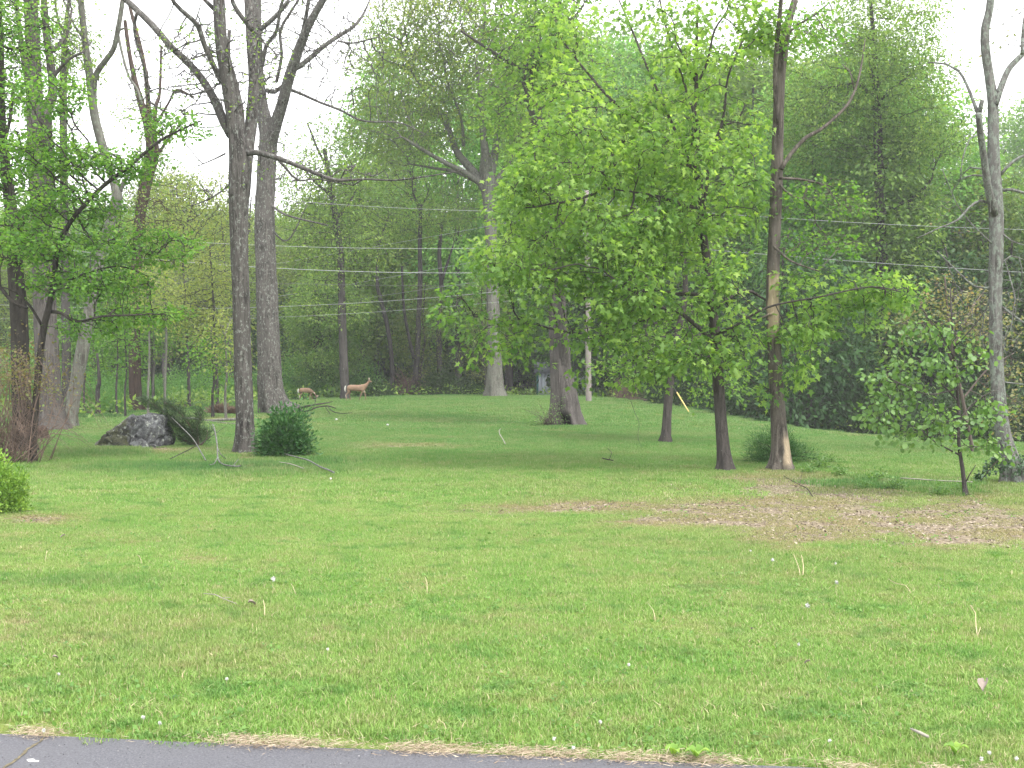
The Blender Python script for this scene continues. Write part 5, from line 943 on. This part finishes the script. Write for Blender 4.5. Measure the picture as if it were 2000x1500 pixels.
# small scraps of white fluff far off
for u, v, lab in [(757, 833, 'small white scrap on the far lawn right of the deer'), (657, 822, 'small white scrap below the tip of the dark fallen branch'), (646, 941, 'white scrap beside the thick end of the long thin branch')]:
    b = at(u, v); r = np.random.default_rng(int(v)); bm = bmesh.new(); bmesh.ops.create_icosphere(bm, subdivisions=2, radius=.045 if v < 900 else .02)
    V = np.array([q.co[:] for q in bm.verts]); V = V * [1, .7, .9] * (1 + .5 * (r.random((len(V), 1)) - .5)) + [0, 0, .06]; Fs = np.array([[q.index for q in f.verts] for f in bm.faces]); bm.free()
    o = mesh_np('paper_scrap', V, [Fs], M_PETAL); o.location = b; tag(o, lab, 'scrap')

# straw thatch along the drive and dead leaves on the worn ground
r = np.random.default_rng(77); n = 24000; x = r.uniform(-4.2, 3.6, n); y = edge_y(x) + r.normal(.0, .045, n) + .02; y += (r.random(n) < .25) * r.normal(0, .05, n)
k_ = (fbm(x * 2.2, x * 0 + 9, 3) + r.normal(0, .10, n)) > .40; x, y = x[k_], y[k_]; A = np.c_[x, y, .018 + .035 * r.random(len(x)) ** 2]
dd = norm(np.c_[r.normal(0, 1, len(x)), r.normal(0, .45, len(x)), r.normal(0, .12, len(x))]); V, F, t = leaves(A, dd, 1, .042, .001, 'blade', droop=.05, out=6, rng=r)
V[:, 2] = np.clip(V[:, 2], .014, None); M_THATCH = leafm('thatch', (.24, .16, .10), (.44, .35, .24), (.58, .50, .37), .15, (1, 1, 1))
tag(mesh_np('dry_thatch', V, [F], M_THATCH, attrs={'tint': t}), 'strip of dry straw between lawn and drive', kind='stuff')
gx = r.uniform(-10, 12, 420000); gy = r.uniform(14, 34, 420000); k_ = (r.random(420000) < dirt_mask(gx, gy) * .5) & (np.abs(gx) < .5 * gy); gx, gy = gx[k_], gy[k_]
V, F, t = leaves(np.c_[gx, gy, zg(gx, gy) + .012], r.normal(0, 1, (len(gx), 3)) * [1, 1, .15], 1, .042, .001, 'oval', droop=0, up=1.6, out=4, rng=r); print('litter', len(gx))
tag(mesh_np('leaf_litter', V, [F], leafm('litter', (.075, .056, .042), (.22, .175, .13), (.43, .36, .28), .1, (1, 1, 1)), attrs={'tint': np.clip(t * 1.1 - .05, 0, 1)}), 'dead leaves and wood chips strewn on the worn ground', kind='stuff')

r = np.random.default_rng(88); n = 5200; x = r.uniform(-4.5, 2.2, n); y = edge_y(x) - .03 - 1.6 * r.random(n) ** 1.5
V, F, t = leaves(np.c_[x, y, np.full(n, .017)], r.normal(0, 1, (n, 3)) * [1, 1, .2], 1, .007, .0005, 'round', droop=0, up=1.5, out=4, rng=r)
tag(mesh_np('grit', V, [F], leafm('grit', (.03, .03, .033), (.12, .12, .13), (.28, .275, .27), 0, (1, 1, 1)), attrs={'tint': t}), 'loose grit and crumbs on the asphalt drive', kind='stuff')

# ------------------------------------------------------------------ utility pole, wires, guy, shed
M_POLE = bark('pole_wood', (.30, .27, .25), (.16, .14, .13), lam=0, vs_=30, crack=.3); M_WIRE = plain('wire', (.36, .37, .39), .4, .05); M_WIRED = plain('wire_dark', (.10, .10, .11), .5, .05)
PY = 67.0; pb = W(1150, 797, PY); pb[2] = float(zg(pb[0], pb[1])); ptop = W(1146, 372, PY)
root = empty('utility_pole', pb, label='weathered wooden utility pole half hidden behind the maple leaves', cat='pole')
V, Q, T = tube(spline([(pb[0], PY, pb[2] - .4, .165), (*ptop[:2], ptop[2], .12)], .5), 16, rough=.01); mesh_np('shaft', V - pb, [Q, T], M_POLE, root, smooth=True)
tp = ptop - pb
for z_, kk in ((-.5, 'insulator'), (-2.4, 'insulator'), (-4.0, 'insulator')):
    a = Acc().tube([(tp[0] + .1, -.12, tp[2] + z_ - .1, .03), (tp[0] + .1, -.16, tp[2] + z_, .06), (tp[0] + .1, -.16, tp[2] + z_ + .05, .035)], 10); a.build(kk, plain('porcelain', (.4, .38, .36), .3), root)
Acc().tube([(tp[0] - .33, -.02, tp[2] - 3.1, .17), (tp[0] - .33, -.02, tp[2] - 2.3, .17)], 16).build('transformer', plain('transformer_grey', (.38, .40, .42), .5), root)
def wire(label, pts, depths, rad, mat, group='overhead wires crossing the wood'):
    """pts: pixel points fixing the curve (quadratic through them); depths at the two ends"""
    us = np.array([p[0] for p in pts], float); vs_ = np.array([p[1] for p in pts], float); co = np.polyfit(us, vs_, min(2, len(pts) - 1)); P = []
    for t_ in np.linspace(0, 1, 40):
        u = us[0] + (us[-1] - us[0]) * t_; Yd = 1 / ((1 - t_) / depths[0] + t_ / depths[1]); q = W(u, np.polyval(co, u), Yd); P.append((*q, rad * .32))
    V, Q, T = tube(P, 6); o = mesh_np('overhead_wire', V - np.array(P[0][:3]), [Q, T], mat, smooth=True); o.location = P[0][:3]; tag(o, label, 'wire', group)
wire('thickest bright wire running left from the pole, lowest of the three level ones', [(-120, 452), (190, 497), (540, 523), (720, 530), (1150, 528)], (61, PY), .036, M_WIRE)
wire('middle one of the three level bright wires left of the pole', [(-120, 430), (245, 460), (540, 482), (760, 487), (1150, 478)], (61, PY), .027, M_WIRE)
wire('highest of the three level bright wires left of the pole', [(-120, 300), (595, 394), (880, 411), (1150, 413)], (61, PY), .022, M_WIRE)
wire('steeply rising thin wire crossing above the level ones', [(300, 555), (545, 512), (760, 478), (930, 447), (1146, 405)], (98, PY), .026, M_WIRE)
wire('rising thin wire crossing below the thick level one', [(300, 618), (545, 580), (735, 545), (975, 502), (1146, 470)], (98, PY), .028, M_WIRE)
wire('dark level wire just below the thick bright one', [(-120, 520), (390, 545), (540, 553), (750, 560), (930, 560), (1146, 555)], (62, PY), .024, M_WIRED)
wire('pale level wire above the lowest one', [(-120, 590), (395, 596), (640, 597), (780, 592), (960, 570), (1146, 548)], (63, PY), .024, M_WIRE)
wire('lowest nearly level thin wire', [(-120, 618), (500, 618), (700, 614), (850, 602), (1146, 570)], (63, PY), .018, M_WIRE)
wire('thin wire rising through the level pale one from lower left', [(300, 650), (545, 606), (640, 592), (860, 562), (1000, 545), (1146, 520)], (98, PY), .02, M_WIRE)
wire('upper wire running right from the pole to the pale dying tree', [(1150, 395), (1580, 430), (1950, 446), (2150, 452)], (PY, 62), .026, M_WIRE)
wire('lower wire running right from the pole to the pale dying tree', [(1150, 466), (1640, 508), (1930, 528), (2150, 540)], (PY, 62), .026, M_WIRE)
g1 = W(1351, 809, 60); g1[2] = float(zg(g1[0], g1[1])); g0 = W(1148, 480, PY); root = empty('guy_wire', g1, label='slanting guy wire with a bright yellow guard behind the small maple trunk', cat='guy wire')
V, Q, T = tube([(*g1, .012), (*g0, .012)], 6); mesh_np('cable', V - g1, [Q, T], M_WIRED, root)
d = (g0 - g1) / np.linalg.norm(g0 - g1); V, Q, T = tube([(*(g1 + d * .02), .034), (*(g1 + d * 1.6), .034)], 10); mesh_np('guard', V - g1, [Q, T], plain('guard_yellow', (.50, .40, .13), .5, .08), root, smooth=True)
sb = W(1106, 787, 88); sb[2] = float(zg(sb[0], sb[1])) - .05; root = empty('shed', sb, label='pale blue grey shed with dark green corner posts behind the hollow oak', cat='shed')
M_SHED = plain('shed_wall', (.42, .46, .52), .6, .08, 2); M_GREEN = plain('shed_green', (.02, .12, .10), .5); M_WIN = plain('window_white', (.75, .77, .80), .5, .05); M_ROOF = plain('shed_roof', (.09, .10, .12), .6)
hw, dp, hh = 2.05, 3.0, 2.15
n = 14
for i_ in range(n): x0 = -hw + i_ * 2 * hw / n; Acc().box((x0 + .008, 0, 0), (x0 + 2 * hw / n - .008, .06, hh)).build('panel', M_SHED, root, smooth=False)
Acc().box((-hw, .063, 0), (hw, dp, hh)).build('wall', M_SHED, root, smooth=False)
for x0 in (-hw - .03, .78, hw - .07): Acc().box((x0 - .05, -.07, 0), (x0 + .08, -.003, hh + .02)).build('post', M_GREEN, root, smooth=False)
Acc().box((.87, -.03, 1.0), (hw - .13, -.003, 1.05)).build('rail', M_GREEN, root, smooth=False)
for x0 in (-1.5, 1.3):
    f_ = Acc().box((x0, -.035, 1.15), (x0 + .55, -.004, 1.22)).box((x0, -.035, 1.75), (x0 + .55, -.004, 1.82)).box((x0, -.035, 1.222), (x0 + .07, -.004, 1.748)).box((x0 + .48, -.035, 1.222), (x0 + .55, -.004, 1.748)).build('window', M_WIN, root, smooth=False)
    Acc().box((x0 + .072, -.02, 1.222), (x0 + .478, -.006, 1.748)).build('pane', plain('pane_glass', (.05, .06, .07), .1), f_, smooth=False)
V = [(-hw - .2, -.25, hh), (hw + .2, -.25, hh), (hw + .2, dp + .2, hh), (-hw - .2, dp + .2, hh), (-hw - .2, dp / 2, hh + .8), (hw + .2, dp / 2, hh + .8)]
Acc().add(V, [(0, 3, 2, 1), (0, 1, 5, 4), (2, 3, 4, 5)], [(0, 4, 3), (1, 2, 5)]).build('roof', M_ROOF, root, smooth=False)
# rotten stump beside the big left oak
b = at(78, 858); root = empty('tree_stump', b, label='small rotten reddish stump hole at the foot of the big left oak', cat='stump')
V, Q, T = tube(spline([(0, 0, -.1, .36), (0, 0, .08, .27), (.02, 0, .28, .20), (0, .02, .36, .17)], .06), 20, rough=.14, seed=5, flare=.3); mesh_np('body', V, [Q, T], B_RED, root, smooth=True)
V, Q, T = tube([(0.03, -.16, .04, .10), (.03, -.24, .06, .085)], 12, rough=.1); mesh_np('hollow', V, [Q, T], plain('rot', (.012, .006, .005), 1), root)  # solid near-black plug, the hole's inner shade put into its colour
# dark hollow at the foot of the big oak (a dented recess, its shade painted near black)
def deer(label, base, rz, s, graze):
    root = empty('deer', base, rz, label=label, cat='deer'); root.scale = (s, s, s)
    hx, hz = (1.0, .95), (1.14, 1.20)
    if graze: neck = [((.98, 0, .60), .085, .075), ((1.12, 0, .42), .065, .055), ((1.20, 0, .28), .06, .052)]; head = [((1.24, 0, .22), .066, .055), ((1.30, 0, .12), .042, .036), ((1.33, 0, .05), .028, .024)]
    else: neck = [((.96, 0, .88), .10, .125), ((1.05, 0, .98), .075, .085), ((1.11, 0, 1.07), .065, .07)]; head = [((1.15, 0, 1.13), .068, .07), ((1.24, 0, 1.10), .050, .048), ((1.31, 0, 1.07), .032, .030)]
    v = [((.0, 0, .76), .16, .185), ((.22, 0, .745), .155, .185), ((.45, 0, .73), .165, .205), ((.68, 0, .72), .16, .215), ((.85, 0, .76), .13, .18)] + neck + head
    e = [(i_, i_ + 1) for i_ in range(len(v) - 1)]
    def chain(st, pts):
        i0 = st
        for p_ in pts: v.append(p_); e.append((i0, len(v) - 1)); i0 = len(v) - 1
    chain(0, [((-.13, 0, .80), .10, .12)])
    for sy, f, b2 in ((1, .05, .09), (-1, -.10, -.06)):
        chain(0, [((-.02, sy * .085, .62), .095, .12), ((.03 + b2 * .4, sy * .10, .50), .055, .06), ((-.11 + b2, sy * .10, .34), .034, .04), ((-.06 + b2 * 1.2, sy * .10, .10), .025, .025), ((-.03 + b2 * 1.2, sy * .10, .015), .024, .02)])
        chain(4, [((.83, sy * .075, .60), .06, .07), ((.83 + f, sy * .085, .44), .036, .04), ((.84 + f * 1.6, sy * .085, .30), .032, .036), ((.83 + f * 2.2, sy * .085, .09), .024, .024), ((.85 + f * 2.3, sy * .085, .015), .023, .02)])
    me = bpy.data.meshes.new('body'); me.from_pydata([p_[0] for p_ in v], e, []); o = bpy.data.objects.new('body', me); COL.objects.link(o); o.parent = root
    sk = o.modifiers.new('skin', 'SKIN'); sk.use_smooth_shade = True
    for i_, p_ in enumerate(v): me.skin_vertices[0].data[i_].radius = (p_[1], p_[2]); me.skin_vertices[0].data[i_].use_root = (i_ == 0)
    ss = o.modifiers.new('sub', 'SUBSURF'); ss.levels = 2; ss.render_levels = 2; me.materials.append(M_DEER)
    hd = np.array(head[0][0]); fw = norm(np.array(head[2][0]) - hd); up_ = np.cross(fw, [0, -1, 0]) * 1.0; up_ = norm(np.cross([0, 1.0, 0], fw)) if False else norm(np.array([-fw[2], 0, fw[0]]))
    for sy in (1, -1):
        c = hd - fw * .02 + up_ * .04; ax = norm(up_ * .8 + np.array([0, sy * .75, 0]) - fw * .25); sd2 = norm(np.cross(ax, fw)); V = []
        for t_ in np.linspace(0, 1, 7):
            w_ = .042 * math.sin(math.pi * (t_ * .93 + .07)) ** .8
            for k_ in (-1, 0, 1): V.append(c + ax * .17 * t_ + sd2 * w_ * k_ + fw * (-.012 + .02 * abs(k_)))
        Fq = [(3 * i_ + k_, 3 * i_ + k_ + 1, 3 * i_ + k_ + 4, 3 * i_ + k_ + 3) for i_ in range(6) for k_ in (0, 1)]
        er = mesh_np('ear', V, [Fq], M_EAR, root, smooth=True); m_ = er.modifiers.new('s', 'SOLIDIFY'); m_.thickness = .012
        bm = bmesh.new(); bmesh.ops.create_icosphere(bm, subdivisions=2, radius=.013); me2 = bpy.data.meshes.new('eye'); bm.to_mesh(me2); bm.free(); me2.materials.append(M_BLACK); ey = bpy.data.objects.new('eye', me2); COL.objects.link(ey); ey.parent = root; ey.location = hd + fw * .045 + up_ * .015 + np.array([0, sy * .042, 0])
    q = np.array(head[2][0]) + fw * .022; Acc().tube([(*(q - fw * .012), .020), (*(q + fw * .006), .016)], 8).build('nose', M_BLACK, root)
    tail = [(-.20, 0, .86, .02), (-.235, 0, .79, .035), (-.245, 0, .68, .038), (-.235, 0, .57, .022), (-.23, 0, .52, .008)]
    Acc().tube(tail, 10, step=.04).build('tail', M_WHITE, root)
    return root
dm, dnt, db = new_mat('deer_coat'); tc = N(dnt, 'ShaderNodeTexCoord').outputs['Object']; sx = N(dnt, 'ShaderNodeSeparateXYZ'); dnt.links.new(tc, sx.inputs[0]); n1 = noise(dnt, tc, 9, 4)
c = ramp(dnt, n1, [(.3, (.15, .095, .06)), (.7, (.22, .14, .09))])
wf = math_(dnt, 'ADD', math_(dnt, 'MULTIPLY', sx.outputs[0], -1), math_(dnt, 'MULTIPLY', n1, .04)); c = mix(dnt, ramp(dnt, wf, [(.165, (0, 0, 0)), (.20, (1, 1, 1))]), c, (.52, .48, .42))
bl = math_(dnt, 'MULTIPLY', ramp(dnt, sx.outputs[2], [(.59, (1, 1, 1)), (.625, (0, 0, 0))]), ramp(dnt, sx.outputs[2], [(.47, (0, 0, 0)), (.50, (1, 1, 1))])); bl = math_(dnt, 'MULTIPLY', bl, math_(dnt, 'LESS_THAN', math_(dnt, 'ABSOLUTE', sx.outputs[1], None), .085)); bl = math_(dnt, 'MULTIPLY', bl, math_(dnt, 'GREATER_THAN', sx.outputs[0], .15)); c = mix(dnt, math_(dnt, 'MULTIPLY', bl, .75), c, (.60, .50, .40))
dnt.links.new(c, db.inputs['Base Color']); db.inputs['Roughness'].default_value = .85; M_DEER = dm
M_EAR = plain('deer_ear', (.46, .36, .28), .9); M_BLACK = plain('deer_dark', (.015, .012, .01), .4); M_WHITE = plain('deer_white', (.60, .58, .54), .9, .06)
b = W(682, 789.5, 70); b[2] = float(zg(b[0], b[1])); deer('tan deer standing in profile with raised head at the wood edge', b, R(-4), 1.0, False)
b = W(588, 789, 74); b[2] = float(zg(b[0], b[1])); deer('smaller deer grazing with lowered head left of the standing one', b, R(34), .82, True)
split_pairs()
haze = bpy.data.objects.new('haze', bpy.data.meshes.new('haze')); COL.objects.link(haze)
bm = bmesh.new(); bmesh.ops.create_cube(bm, size=1); bm.to_mesh(haze.data); bm.free(); haze.scale = (900, 840, 60); haze.location = (0, 320, 22)
hm = bpy.data.materials.new('haze_veil'); hm.use_nodes = True; n_ = hm.node_tree; n_.nodes.remove(n_.nodes['Principled BSDF']); pv = n_.nodes.new('ShaderNodeVolumePrincipled')
pv.inputs['Density'].default_value = HAZE; pv.inputs['Color'].default_value = (.95, .97, 1, 1); n_.links.new(pv.outputs[0], n_.nodes['Material Output'].inputs['Volume']); haze.data.materials.append(hm)  # haze volume added to lighten the distance and lower contrast
tag(haze, 'thin evening haze in the air over the lawn and wood', kind='stuff')
print('done', round(time.time() - T0, 1))
